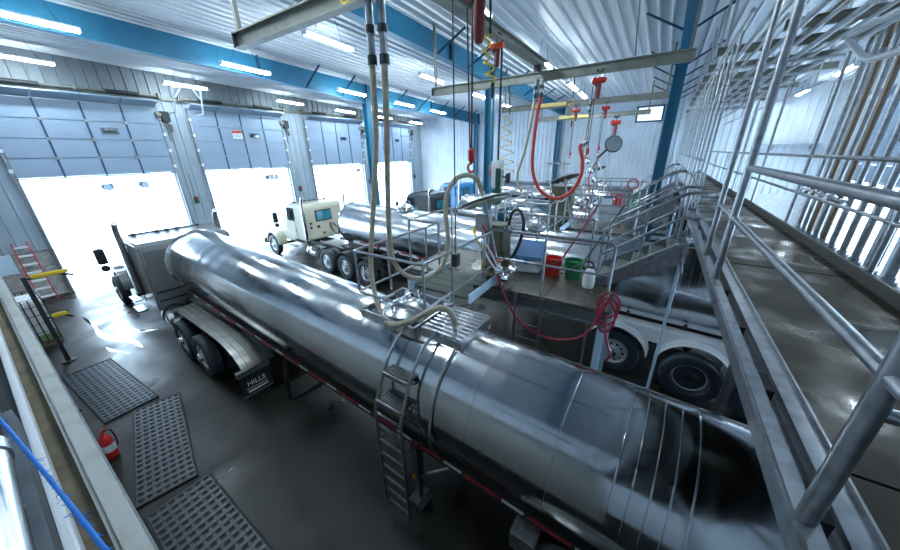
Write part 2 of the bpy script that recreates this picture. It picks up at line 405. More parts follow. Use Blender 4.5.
# danger sign on second door
sg = thing('warning_sign', 'small white sign with a red band on the second bay door', 'sign', (8.93, YD-.195, 6.02))
B(-.24, .24, -.012, .005, -.2, .2).build('sign_board', 'white_plastic', sg, bevel=.005)
B(-.23, .23, -.018, -.012, .06, .19).build('red_band', 'red', sg, smooth=False)
for z, w in ((-.02, .17), (-.09, .14)): B(-w, w, -.016, -.012, z-.016, z+.016).build('writing_line', 'far_grey', sg, smooth=False)

# window high on the far wall
wn = thing('window_1', 'small bright window high on the far wall', None); wn['kind'] = 'structure'
wy0, wy1, wz0, wz1 = .5, 1.95, 6.5, 7.4
for q in ((wy0, wy1, wz0, wz0+.08), (wy0, wy1, wz1-.08, wz1), (wy0, wy0+.08, wz0, wz1), (wy1-.08, wy1, wz0, wz1)):
    B(XF-.14, XF-.04, *q).build('window_frame', 'blue_dark', wn, smooth=False)
mat('daylight_pane', (.8, .9, 1), .2, emit=((.75, .88, 1), .4))
for i in range(2):
    a = wy0+.08+i*.65; B(XF-.075, XF-.06, a, a+.63, wz0+.08, wz1-.08).build('pane', 'daylight_pane', wn, smooth=False)
for z in (6.75, 6.95, 7.15): B(XF-.09, XF-.055, wy0, wy1, z-.012, z+.012).build('window_bar', 'white_paint', wn, smooth=False)

# ------------------------------------------------------------------ blue steel frames
def rafter(y, label, dep):
    r = thing('roof_rafter', label, 'beam')
    for a, b, d0, d1 in dep:
        m = MB(); n = 1
        for (x, d) in ((a, d0),): pass
        za0, za1, zb0, zb1 = zc(a)+.02, zc(a)-d0, zc(b)+.02, zc(b)-d1
        t = .02
        m.add([(a, y-t, za1), (a, y+t, za1), (a, y+t, za0), (a, y-t, za0), (b, y-t, zb1), (b, y+t, zb1), (b, y+t, zb0), (b, y-t, zb0)],
              [(0, 1, 2, 3), (4, 5, 6, 7), (0, 1, 5, 4), (1, 2, 6, 5), (2, 3, 7, 6), (3, 0, 4, 7)])
        m.build('web', 'blue_steel', r, smooth=False)
        MB().bar((a, y, za1), (b, y, zb1), .26, .03).build('bottom_flange', 'blue_steel', r, smooth=False)
        MB().bar((b, y, zb1), (b, y, zb0-.02), .26, .03, (1, 0, 0)).build('stiffener', 'blue_dark', r, smooth=False)
    return r
def depth_at(dep, x):
    for a, b, d0, d1 in dep:
        if a <= x <= b: return d0+(d1-d0)*(x-a)/(b-a)
    return .6
D1 = [(XN, 7.4, .58, .68), (7.4, 12.55, .68, .84), (12.55, 18.0, .84, .7), (18.0, 24.4, .7, .72)]
D2 = [(XN, 10.0, .5, .57), (10.0, 13.0, .57, .62), (13.0, 24.4, .62, .5)]
for y, lab, dep in ((13.0, 'deep blue roof rafter nearest the bay doors', D1), (6.4, 'deep blue roof rafter across the middle of the bay', D2), (.05, 'blue roof rafter above the stair side of the bay', D2)):
    r = rafter(y, lab, dep)
    for x in (9.2, 11.0, 14.5, 16.5, 18.5, 20.5, 22.3):
        for s in (-1, 1):
            MB().bar((x, y+s*.1, zc(x)-depth_at(dep, x)+.03), (x+.1, y+s*1.0, zc(x)-.02), .05, .05).build('flange_brace', 'blue_dark', r, smooth=False)
def column(x, y, label, w=.3, dflg=.3, axis='y'):
    c = thing('steel_column', label, 'column', (x, y, 0)); h = zc(x)-.62
    t = .02
    B(-w/2, w/2, -dflg/2, -dflg/2+t, .02, h).build('flange', 'blue_steel', c, smooth=False)
    B(-w/2, w/2, dflg/2-t, dflg/2, .02, h).build('flange', 'blue_steel', c, smooth=False)
    B(-t/2, t/2, -dflg/2, dflg/2, .02, h).build('web', 'blue_steel', c, smooth=False)
    B(-w/2-.06, w/2+.06, -dflg/2-.06, dflg/2+.06, 0, .03).build('base_plate', 'blue_dark', c, smooth=False)
    B(-w/2-.02, w/2+.02, -dflg/2-.02, dflg/2+.02, h, h+.03).build('cap_plate', 'blue_dark', c, smooth=False)
column(12.55, 13.0, 'blue steel column between the third and fourth bay doors')
column(13.0, 6.4, 'slim blue steel column in the middle behind the hanging hooks')
column(12.6, .06, 'broad blue steel column beside the stairs', .3, .3)
column(24.45, 13.2, 'blue steel column on the far wall nearest the bay doors', .25)
column(24.45, 6.6, 'blue steel column on the far wall under the middle rafter', .3)
column(24.45, .05, 'blue steel column on the far wall under the window', .3)

# ------------------------------------------------------------------ strip lights
def strip_light():
    r = thing('strip_light', 'x', 'light')
    B(-.75, .75, -.09, .09, .03, .085).build('housing', 'lamp_body', r, bevel=.015)
    MB().prism([(-.082, .03), (-.075, -.01), (-.04, -.03), (.04, -.03), (.075, -.01), (.082, .03)], 'x', -.73, .73).build('diffuser', 'lamp', r)
    for x in (-.75, .75): B(x-.012, x+.012, -.092, .092, -.03, .088).build('end_cap', 'lamp_body', r, smooth=False)
    for x in (-.45, .45):
        T([(x, 0, .08), (x*.45, 0, .72)], .006, 5).build('hanger_wire', 'chain', r)
    return r
proto = strip_light(); first = True
rows = [('over the bay doors', 17.6, [2.4, 6.75, 11.4, 15.1, 18.6, 22.2]), ('under the first blue rafter', 12.1, [2.05, 6.5, 10.9, 14.4, 17.5]),
        ('between the two deep rafters', 8.2, [2.3, 6.8, 11.5, 15.5, 19.0]), ('above the hoist beams', 3.9, [2.3, 7.0, 11.8, 15.9, 18.0]),
        ('along the rear wall', -4.9, [4.0, 9.5, 14.0, 18.6, 22.9])]
for rn, y, xs_ in rows:
    for i, x in enumerate(xs_):
        o = proto if first else copy_tree(proto); first = False
        o.location = (x, y, zc(x)-(.72 if y == 12.1 else .55)); o.rotation_euler = (0, .031, 0)
        o['label'] = 'strip light in the row %s, %s from the near end' % (rn, ORD[i]); o['group'] = 'strip lights'

lb = thing('light_bracket', 'white A-frame bracket under the strip light between first doors', 'bracket')
lz = zc(6.75)-.6
for x in (6.25, 7.25):
    MB().bar((x, 17.6, lz), (x, 17.95, lz-.95), .05, .05).build('leg', 'white_paint', lb, smooth=False)
    MB().bar((x, 17.6, lz-.05), (x+(.3 if x < 6.7 else -.3), 17.62, lz-.02), .04, .04).build('brace', 'white_paint', lb, smooth=False)
    MB().bar((x, 17.75, lz-.45), (x+(.3 if x < 6.7 else -.3), 17.62, lz-.02), .03, .03).build('brace', 'white_paint', lb, smooth=False)
    MB().bar((x, 17.95, lz-.95), (x, YD-.16, lz-.95), .05, .05).build('wall_arm', 'white_paint', lb, smooth=False)
MB().bar((5.9, 17.6, lz-.0), (7.6, 17.6, lz-.0), .05, .03).build('cross_bar', 'white_paint', lb, smooth=False)

# ------------------------------------------------------------------ vehicles
def wheel(root, x, y, side, kind='flat', dual=True, z=.53, nm='wheel', R=.53):
    """axis along x; side -1 = camera side.  rim is the part, tire / hub / hand holes its sub-parts"""
    s = side; c = (x, y, z)
    def L(prof, n=28): return MB().lathe([(r, s*a) for r, a in prof], 'x', c, n)
    if kind == 'flat':
        rim = L([(.30, -.06), (.31, .085), (.285, .095), (.27, .07), (.25, .05), (.12, .10), (.0, .10)]).build(nm, 'alloy', root)
        L([(.1, .09), (.1, .15), (.085, .17), (.0, .175)], 20).build('hub', 'polished', rim)
        fz = .058
    else:
        rim = L([(.30, -.10), (.305, .02), (.285, .03), (.275, .0), (.255, -.03), (.2, -.035), (.0, -.03)]).build(nm, 'alloy', root)
        L([(.11, -.04), (.10, .05), (.08, .07), (.0, .075)], 20).build('hub', 'chassis', rim)
        fz = -.045
    k = R/.53
    L([(.29, -.12), (.33, -.14), (.44*k, -.145), (.505*k, -.13), (R, -.09), (R, .07), (.505*k, .11), (.44*k, .125), (.345, .115), (.315, .07), (.30, .0)], 36).build('tire', 'tire', rim)
    if dual: L([(.29, -.46), (.44, -.47), (R, -.43), (R, -.26), (.44, -.22), (.29, -.22)], 28).build('inner_tire', 'tire', rim)
    m = MB(); m2 = MB()
    for i in range(10):
        a = 2*math.pi*i/10; q = .2
        m.lathe([(.028, s*(fz-.03)), (.028, s*(fz+.022)), (0, s*(fz+.023))], 'x', (x, y+q*math.cos(a), z+q*math.sin(a)), 8)
        a += .31; q = .145
        m2.lathe([(.013, s*(fz-.0)), (.013, s*(fz+.055)), (0, s*(fz+.06))], 'x', (x, y+q*math.cos(a), z+q*math.sin(a)), 6)
    tag(m.build('hand_holes', 'black_metal', rim), kind='stuff'); tag(m2.build('lug_nuts', 'polished', rim), kind='stuff')
    return rim
def arc_fender(root, x0, x1, y, z, r, a0, a1, m='fender', ribs_=3, nm='fender', th=.012):
    """curved fender strip about the axle, angles in degrees from +y up"""
    pr = []; N = 18
    A = [math.radians(a0+(a1-a0)*i/N) for i in range(N+1)]
    out = [(y+r*math.cos(a), z+r*math.sin(a)) for a in A]; inn = [(y+(r-th)*math.cos(a), z+(r-th)*math.sin(a)) for a in A]
    mb = MB(); vs = [(x, p[0], p[1]) for x in (x0, x1) for p in out+inn[::-1]]; n = len(out)*2
    fs = [tuple((i, (i+1) % n, n+(i+1) % n, n+i)) for i in range(n)]
    k = len(out)
    for b in (0, n):
        for i in range(k-1): fs.append((b+i, b+i+1, b+n-2-i, b+n-1-i))
    f = mb.add(vs, fs).build(nm, m, root)
    m2 = MB()
    for j in range(ribs_):
        x = x0+(x1-x0)*(j+1)/(ribs_+1)
        m2.tube([(x, y+(r+.002)*math.cos(a), z+(r+.002)*math.sin(a)) for a in A], .014, 6)
    if ribs_: m2.build('fender_ribs', m, f)
    return f
def tractor(name, label, X0, k, yref, paint, dark, opt):
    """local y forward; origin midway between the drive axles"""
    r = thing(name, label, 'truck', (X0+k*yref, yref, 0), -math.atan(k))
    cw = opt.get('cw', 1.05)         # cab half width
    yc0, yc1 = opt['cab']            # cab rear / front
    zr, zf = opt['roof'], opt.get('zf', 1.15)
    # chassis rails
    for s in (-1, 1): B(s*.43-.04, s*.43+.04, -1.9, opt['nose']-.4, .72, .98).build('chassis_rail', 'chassis', r, smooth=False)
    for y in (-1.7, -.6, .6, 2.0, 3.6): B(-.4, .4, y-.05, y+.05, .75, .95).build('cross_member', 'chassis', r, smooth=False)
    for y in opt['axles']:
        MB().lathe([(.09, -.95), (.09, -.35), (.18, -.2), (.2, 0), (.18, .2), (.09, .35), (.09, .95)], 'x', (0, y, .53), 14).build('axle', 'chassis', r)
        for s in (-1, 1): wheel(r, s*1.1, y, s, 'flat' if opt.get('flat') else 'dish')
    for s in (-1, 1): wheel(r, s*opt.get('xw', 1.08), opt['steer'], s, 'flat', False)
    MB().lathe([(.07, -.9), (.07, .9)], 'x', (0, opt['steer'], .5), 12).build('axle', 'chassis', r)
    # fifth wheel
    MB().prism([(-.45, -.35), (.45, -.35), (.5, 0), (.4, .45), (-.4, .45), (-.5, 0)], 'z', 1.0, 1.1).build('fifth_wheel', 'chassis', r, smooth=False)
    # cab shell
    pc = [(yc0, zf), (yc0, zr-.12), (yc0+.08, zr), (yc1-.55, zr), (yc1-.35, zr-.06), (yc1, 2.0), (yc1+.03, zf)]
    cab = MB().prism(pc, 'x', -cw, cw).build('cab', paint, r, bevel=.06)
    # rear face trim
    B(-cw+.1, cw-.1, yc0-.014, yc0, zf+.1, zr-.22).build('rear_panel', paint, cab, bevel=.006)
    if opt.get('rear_window'):
        wf_ = B(-.42, .42, yc0-.04, yc0-.005, zr-.85, zr-.33).build('rear_window', 'black_metal', cab, bevel=.015)
        B(-.37, -.01, yc0-.047, yc0-.03, zr-.8, zr-.38).build('pane', 'glass_blue', wf_, smooth=False)
        B(.01, .37, yc0-.047, yc0-.03, zr-.8, zr-.38).build('pane', 'glass_blue', wf_, smooth=False)
        for x, z, q in ((-.72, 1.95, .055), (-.72, 1.75, .055), (-.35, 1.75, .07), (-.1, 1.42, .06)):
            MB().lathe([(q, 0), (q, -.03), (q*.6, -.05), (0, -.05)], 'y', (x, yc0-.01, z), 14).build('gladhand_cap', 'black_metal', cab)
        for j in range(3):
            T(spline([(.25+.05*j, yc0-.02, 1.85), (.2+.06*j, yc0-.2, 1.55-.06*j), (.4+.05*j, yc0-.35, 1.3-.04*j), (.6, yc0-.15, 1.5), (.45, yc0-.05, 1.75+.04*j)]), .014, 6).build('air_line', 'black_metal', cab)
    else:
        for z in (1.38, 1.12): B(-cw+.08, cw-.08, yc0-.03, yc0-.012, z-.025, z+.025).build('rear_rub_strip', 'black_metal', cab, smooth=False)
        for x in (-.62, .35): MB().lathe([(.05, 0), (.05, -.04), (.02, -.06), (0, -.06)], 'y', (x, yc0-.01, zr-.55 if x < 0 else 1.44), 12).build('work_lamp', 'polished', cab)
        B(-.52, -.22, yc0-.02, yc0-.012, zr-.52, zr-.49).build('hand_rail', 'polished', cab, smooth=False)
    # doors, side windows
    for s in (-1, 1):
        yd0 = yc1-1.05
        d = B(s*cw-.012, s*cw+.012, yd0, yc1-.03, zf+.05, 2.02).build('door', paint, cab, bevel=.01)
        B(s*cw-.018, s*cw+.018, yd0+.08, yc1-.32, 2.05, zr-.2).build('side_window', 'glass_dark', d, smooth=False)
        B(s*(cw+.02)-.012, s*(cw+.02)+.012, yd0+.06, yd0+.2, 1.55, 1.6).build('door_handle', 'polished', d, smooth=False)
        T(bend([(s*(cw+.02), yd0-.06, 1.2), (s*(cw+.09), yd0-.06, 1.25), (s*(cw+.09), yd0-.06, 2.15), (s*(cw+.02), yd0-.06, 2.2)], .05), .016).build('grab_handle', 'polished', cab)
        # steps, fuel tank
        B(s*(cw+.12)-.12, s*(cw+.12)+.1, yc1-.95, yc1-.3, .48, .53).build('step', 'galv', r, smooth=False)
        B(s*(cw+.12)-.12, s*(cw+.12)+.08, yc1-.95, yc1-.3, .84, .88).build('step', 'galv', r, smooth=False)
        MB().lathe([(.0, 0), (.27, .03), (.3, .08), (.3, opt['tank']-.08), (.27, opt['tank']-.03), (0, opt['tank'])], 'y', (s*.86, opt['tank_y'], .72), 24).build('fuel_tank', 'polished', r)
        for y in (.25, opt['tank']-.25): MB().lathe([(.31, 0), (.31, .05)], 'y', (s*.86, opt['tank_y']+y, .72), 24).build('tank_strap', 'chassis', r)
        # exhaust stack
        xs, ys = s*opt['stack'][0], opt['stack'][1]
        st = T([(xs, ys, 1.2), (xs, ys, zr-.35)], .075, 14).build('exhaust_stack', opt['stackm'], r)
        T(bend([(xs, ys, zr-.4), (xs, ys, zr+opt.get('stack_h', .34)-.2), (xs, ys-.2 if opt.get('stack_h') else ys-.13, zr+opt.get('stack_h', .34))], .14, 5), opt.get('tip', .052), 12).build('exhaust_tip', opt['stackm'], st)
        B(xs-.1, xs+.1, ys-.1, ys+.1, 1.12, 1.2).build('stack_base', 'chassis', st, smooth=False)
        # mirror
        mr = T(bend([(s*cw, yc1-.1, 2.45), (s*(cw+.42), yc1+.05, 2.45), (s*(cw+.42), yc1+.05, 1.75), (s*cw, yc1-.1, 1.7)], .06), .014).build('mirror_arm', 'polished', r)
        B(s*(cw+.42)-.11, s*(cw+.42)+.11, yc1+.0, yc1+.1, 1.95, 2.42).build('mirror', 'black_metal', mr, bevel=.02)
        MB().lathe([(.1, 0), (.1, .05), (.05, .08)], 'y', (s*(cw+.42), yc1, 1.82), 14).build('spot_mirror', 'black_metal', mr)
        # front fender
        arc_fender(r, min(s*.72, s*1.2), max(s*.72, s*1.2), opt['steer'], .58, .66, 5, 175, paint, 0, 'front_fender', .03)
    # windscreen
    MB().add([(x, yc1-.33+.012, zr-.08) if t else (x, yc1+.012, 2.03) for t in (0, 1) for x in (-cw+.08, cw-.08)], [(0, 1, 3, 2)]).build('windscreen', 'glass_dark', cab, smooth=False)
    # hood, grille, bumper
    nz_ = opt['nose']
    MB().prism([(yc1, 1.0), (yc1, 2.0), (nz_-.35, 1.72), (nz_-.12, 1.6), (nz_-.08, .85), (yc1, .85)], 'x', -.72, .72).build('hood', paint, r, bevel=.05)
    B(-.6, .6, nz_-.1, nz_-.04, .9, 1.52).build('grille', 'polished', r, bevel=.02)
    B(-1.18, 1.18, nz_-.05, nz_+.06, .45, .78).build('bumper', 'polished', r, bevel=.03)
    for s in (-1, 1):
        B(s*.95-.16, s*.95+.16, nz_-.22, nz_-.06, .98, 1.2).build('headlamp', 'polished', r, bevel=.03)
    if opt.get('guard'):
        for s in (-1, 1): T([(s*1.0, nz_+.05, .7), (s*1.0, nz_+.12, 1.55)], .03).build('guard_post', 'galv', r)
        for z in (1.1, 1.5): T([(-1.0, nz_+.1, z), (1.0, nz_+.1, z)], .025).build('guard_bar', 'galv', r)
    # marker lights on the roof edge, visor
    for x in (-.8, -.25, 0, .25, .8):
        B(x-.05, x+.05, yc1-.75, yc1-.62, zr, zr+.06).build('marker_light', 'cab_dark', cab, bevel=.01)
    B(-.9, .9, yc1-.58, yc1-.55, zr-.01, zr+.03).build('roof_trim', 'cab_dark', cab, smooth=False)
    # deck plate
    B(-.45, .45, .9, yc0-.15, .99, 1.01).build('deck_plate', 'fender', r, smooth=False)
    # full fenders over the drive axles
    if opt.get('full_fender'):
        for s in (-1, 1):
            y0, y1 = opt['full_fender']; zt = 1.34
            prof = [(y1, .98), (y1-.06, 1.18), (y1-.2, zt-.04), (y1-.45, zt), (y0+1.25, zt), (y0+.75, zt-.03), (y0+.35, zt-.13), (y0+.1, zt-.30), (y0, zt-.42)]
            xa, xb = sorted((s*.46, s*1.1)); n = len(prof); m = MB()
            inn = [(p[0], p[1]-.02) for p in prof]
            vs = [(x, p[0], p[1]) for x in (xa, xb) for p in prof+inn[::-1]]; N = 2*n
            fs = [(i, (i+1) % N, N+(i+1) % N, N+i) for i in range(N)]
            for b in (0, N):
                for i in range(n-1): fs.append((b+i, b+i+1, b+N-2-i, b+N-1-i))
            f = m.add(vs, fs).build('fender', 'fender', r)
            for j in range(1, 5):
                x = xa+(xb-xa)*j/5; MB().tube([(x, p[0], p[1]+.003) for p in prof], .013, 6).build('fender_rib', 'fender', f)
            xa, xb = sorted((s*.6, s*1.22))
            B(xa, xb, y0-.05, y0+.04, zt-.52, zt-.40).build('flap_bar', 'galv', f, smooth=False)
            fl = B(xa+.02, xb-.02, y0-.02, y0+.0, .32, zt-.52).build('mud_flap', 'rubber', r, smooth=False)
            if s < 0 and opt.get('flap_text'):
                xm = (xa+xb)/2
                text('flap_lettering', opt['flap_text'], .15, 'tape_white', fl, (xm, y0-.024, .60), (math.pi/2, 0, 0))
                B(xm-.21, xm+.2, y0-.026, y0-.02, .475, .50).build('flap_writing_line', 'far_grey', fl, smooth=False)
                B(xm-.19, xm+.21, y0-.026, y0-.02, .405, .44).build('flap_writing_line', 'tape_white', fl, smooth=False)
                B(xa+.02, xb-.02, y0-.03, y0-.02, .32, .355).build('flap_weight', 'galv', fl, smooth=False)
    else:
        for s in (-1, 1):
            for y in opt['axles'][1:]:
                arc_fender(r, min(s*.66, s*1.24), max(s*.66, s*1.24), y, .56, .62, 20, 160, 'black_metal', 0)
            B(min(s*.66, s*1.22), max(s*.66, s*1.22), -2.0, -1.98, .3, .95).build('mud_flap', 'rubber', r, smooth=False)
            B(s*1.0-.15, s*1.0+.15, 1.35, 1.9, .6, 1.0).build('battery_box', 'cab_dark', r, bevel=.02)
    return r

def trailer(label, X0, k, y0, y1, z0, slope, R, opt):
    """local y = world Y before the small yaw"""
    r = thing('tank_trailer', label, 'trailer', (X0, 0, 0), -math.atan(k))
    Lh = .26
    prof = [(.0, y1)]+[(R*math.sin(t), y1-Lh*(1-math.cos(t))) for t in [math.pi/2*i/10 for i in range(1, 11)]]
    yy = y1-Lh
    rings = opt.get('rings', [])
    prof += [(R, y0+Lh)]
    prof += [(R*math.cos(t), y0+Lh-Lh*math.sin(t)) for t in [math.pi/2*i/10 for i in range(1, 11)]]
    tk = MB().lathe(prof, 'y', (0, 0, 0), 72).build('tank', opt.get('tank_m', 'tank'), r)
    tk.location = (0, 0, z0); tk.rotation_euler = (math.atan(slope), 0, 0)
    for y in rings:
        MB().lathe([(R-.003, y-.012), (R+.003, y-.006), (R+.003, y+.006), (R-.003, y+.012)], 'y', (0, 0, 0), 72).build('weld_band', 'tank', tk)
    for y in opt.get('rolls', []):
        MB().lathe([(R-.003, y-.012), (R+.002, y-.004), (R+.002, y+.004), (R-.003, y+.012)], 'y', (0, 0, 0), 72).build('tank_ring', 'tank', tk)
    for yy_ in (y0+.27, y1-.27): MB().lathe([(R-.006, yy_-.02), (R+.018, yy_), (R-.006, yy_+.02)], 'y', (0, 0, 0), 72).build('head_seam', 'polished', tk)
    def zt(y): return z0+slope*y
    # frame rails with conspicuity tape
    for s in (-1, 1):
        xr = s*opt.get('railx', .62)
        za, zb = zt(y0+.3)-R*.76, zt(y1-.8)-R*.76
        fr = MB().bar((xr, y0+.3, za), (xr, y1-.8, zb), .07, .13).build('frame_rail', opt.get('rail_m', 'chassis'), r, smooth=False)
        MB().bar((s*.4, y0+.3, za-.12), (s*.4, y1-.8, zb-.12), .1, .2).build('inner_rail', 'chassis', r, smooth=False)
        y = y0+opt.get('tape0', .6); i = 0
        while y < y1-1.4:
            e = y+(.46 if i % 2 else .26)
            q = lambda y_: (xr+s*.038, y_, zt(y_)-R*.76+.012)
            MB().bar(q(y), q(e), .006, .04).build('reflective_tape', 'tape_red' if i % 2 else 'tape_white', fr, smooth=False)
            y = e+.04; i += 1
        for y in [y0+1.0+j*1.1 for j in range(int((y1-y0-2)/1.1))]:
            MB().prism([(s*.3, zt(y)-R*.93), (s*.64, zt(y)-R*.74), (s*.64, zt(y)-R*.84), (s*.3, zt(y)-R*1.1)], 'y', y-.03, y+.03).build('outrigger', 'chassis', r, smooth=False)
    # running gear
    for y in opt['axles']:
        MB().lathe([(.08, -.95), (.08, .95)], 'x', (0, y, .53), 12).build('axle', 'chassis', r)
        for s in (-1, 1):
            wheel(r, s*(1.08+opt.get('out', [0]*9)[opt['axles'].index(y)]), y, s, opt.get('wks', [opt.get('wk', 'dish')]*9)[opt['axles'].index(y)], not opt.get('single'))
            if opt.get('fenders', True): arc_fender(r, min(s*.72, s*1.22), max(s*.72, s*1.22), y, .56, .66, 8, 172, opt.get('fm', 'fender'), 3)
    ya, yb = min(opt['axles'])-.6, max(opt['axles'])+.6
    for s in (-1, 1):
        B(s*.55-.05, s*.55+.05, ya, yb, .78, 1.0).build('subframe_rail', opt.get('sub', 'chassis'), r, smooth=False)
        if opt.get('skirt'):
            B(s*.9-.02, s*.9+.02, ya, yb+.6, .92, 1.22).build('side_plate', 'white_paint', r, smooth=False)
            B(min(s*.6, s*.92), max(s*.6, s*.92), ya, yb+.6, 1.22, 1.24).build('deck_plate', 'white_paint', r, smooth=False)
            for y in (yb-.5, (ya+yb)/2, ya+.5): MB().prism([(y-.1, 1.02), (y+.1, 1.02), (y, .9)], 'x', s*.9-.03, s*.9+.03).build('gusset', 'chassis', r, smooth=False)
    # landing gear
    ly = opt.get('landing')
    if ly is not None:
        for s in (-1, 1):
            l = B(s*.62-.06, s*.62+.06, ly-.06, ly+.06, .32, 1.15).build('landing_leg', 'galv', r, smooth=False)
            B(s*.62-.04, s*.62+.04, ly-.04, ly+.04, .12, .34).build('inner_leg', 'galv', l, smooth=False)
            MB().prism([(ly-.14, .04), (ly+.14, .04), (ly+.08, .13), (ly-.08, .13)], 'x', s*.62-.14, s*.62+.14).build('foot', 'galv', l, smooth=False)
            MB().bar((s*.62, ly, .5), (s*.6, ly-.75, 1.25), .05, .05).build('leg_brace', 'galv', r, smooth=False)
            MB().lathe([(.035, 0), (.035, s*.02), (0, s*.025)], 'x', (s*.69, ly, .6), 10).build('marker_lamp', 'amber', r)
        T([(-.6, ly, .9), (.6, ly, .9)], .025).build('cross_shaft', 'galv', r)
    if opt.get('kingpin'):
        ky = opt['kingpin']; B(-.5, .5, ky-.8, min(ky+.9, y1-.3), 1.1, zt(ky)-R*.84).build('kingpin_plate', 'chassis', r, smooth=False)
    # manhole dome
    for y in opt.get('domes', []):
        z = zt(y)+R
        d = MB().lathe([(.30, -.12), (.30, .05), (.33, .06), (.33, .09), (.27, .13), (.15, .19), (0, .205)], 'z', (0, y, z), 28).build('manhole_dome', 'stainless', r)
        T([(.34*math.cos(a), y+.34*math.sin(a), z+.03) for a in [i*math.pi/12 for i in range(24)]], .016, 6, closed=True).build('clamp_ring', 'polished', d)
        T(bend([(-.28, y, z+.1), (-.28, y, z+.27), (.28, y, z+.27), (.28, y, z+.1)], .06), .013).build('lid_handle', 'polished', d)
        MB().lathe([(.05, .15), (.05, .24), (.03, .27), (0, .27)], 'z', (.12, y+.08, z), 12).build('vent', 'polished', d)
    # rear cabinet
    if opt.get('cabinet'):
        cb = B(-.85, .85, y0-.55, y0+.02, .75, 1.75).build('rear_cabinet', 'stainless', r, bevel=.04)
        for s in (-1, 1): B(s*.42-.36, s*.42+.36, y0-.57, y0-.55, .85, 1.65).build('cabinet_door', 'stainless', cb, bevel=.01)
        B(-1.2, 1.2, y0-.7, y0-.55, .45, .6).build('bumper', 'galv', r, smooth=False)
    return r

t1 = tractor('truck_tractor', 'grey semi truck cab with ribbed full fenders in the nearest bay', 2.874, .0337, 8.9, 'grey_paint', 'cab_dark',
             dict(cab=(2.4, 4.75), roof=2.78, zf=.76, cw=1.13, xw=1.2, tip=.068, axles=(.62, -.62), steer=6.75, nose=7.8, tank=1.3, tank_y=1.05, stack=(1.2, 3.5), stack_h=.52, stackm='galv', full_fender=(-2.65, 1.15), flap_text='HILLS', flat=True))
# tandem centre is at local 0; fuel tank sits ahead of the fenders
t2 = tractor('truck_tractor', 'cream day cab truck with a rear window in the second bay', 8.32, .075, 11.0, 'cream_paint', 'cab_dark',
             dict(cab=(2.35, 4.05), roof=2.85, axles=(.66, -.7, -2.0), steer=5.6, nose=6.7, tank=1.1, tank_y=1.3, stack=(1.1, 2.15), stackm='polished', rear_window=True, flat=True, guard=True))
t3 = tractor('truck_tractor', 'dark semi truck cab in the third bay behind the tanks', 13.85, .085, 7.9, 'dark_paint', 'cab_dark',
             dict(cab=(2.3, 4.2), roof=2.85, axles=(.62, -.62), steer=5.8, nose=7.0, tank=1.1, tank_y=1.1, stack=(1.15, 2.1), stackm='polished', rear_window=True))
tr1 = trailer('polished stainless tank trailer with side ladder in the nearest bay', 2.914, .0337, -1.65, 10.85, 1.85, .036, .82,
              dict(rings=[3.75, 1.25, .35], rolls=[-.15, -.28, -.41, -.54, -.67], axles=(-.1, -1.35), landing=2.15, domes=[2.72], cabinet=True, railx=.66, kingpin=8.9))
tr2 = trailer('polished tank trailer with white side plates in the second bay', 8.32, .075, -3.2, 11.2, 2.05, .012, .86,
              dict(rings=[7.0, 3.5], rolls=[-.8, -.95, -1.1], axles=(.1, -1.35, -2.5), single=True, out=[0, .16, .16], wks=['flat', 'dish', 'dish'], sub='white_paint', skirt=True, tape0=5.2, fm='white_paint', domes=[2.7, 7.8], railx=.56, rail_m='white_paint', kingpin=10.6, tank_m='tank_satin'))
tr3 = trailer('polished tank trailer in the third bay behind the second platform', 13.85, .085, -3.0, 8.6, 2.0, .01, .84,
              dict(rings=[6.0, 2.5], axles=(-.9, -2.2), domes=[2.6], railx=.66, kingpin=7.9))
tr4 = trailer('polished tank trailer in the farthest bay near the far wall', 19.6, .08, -3.0, 10.5, 2.2, .01, .9,
              dict(rings=[6.0, 2.5], axles=(-.6, -1.9), domes=[2.6], railx=.66, kingpin=9.6))
t4 = tractor('truck_tractor', 'bright blue semi truck cab in the farthest bay by the far wall', 19.6, .08, 9.6, 'blue_paint', 'cab_dark',
             dict(cab=(2.3, 4.2), roof=2.85, axles=(.62, -.62), steer=5.8, nose=7.0, tank=1.1, tank_y=1.1, stack=(1.15, 2.1), stackm='polished', rear_window=True))

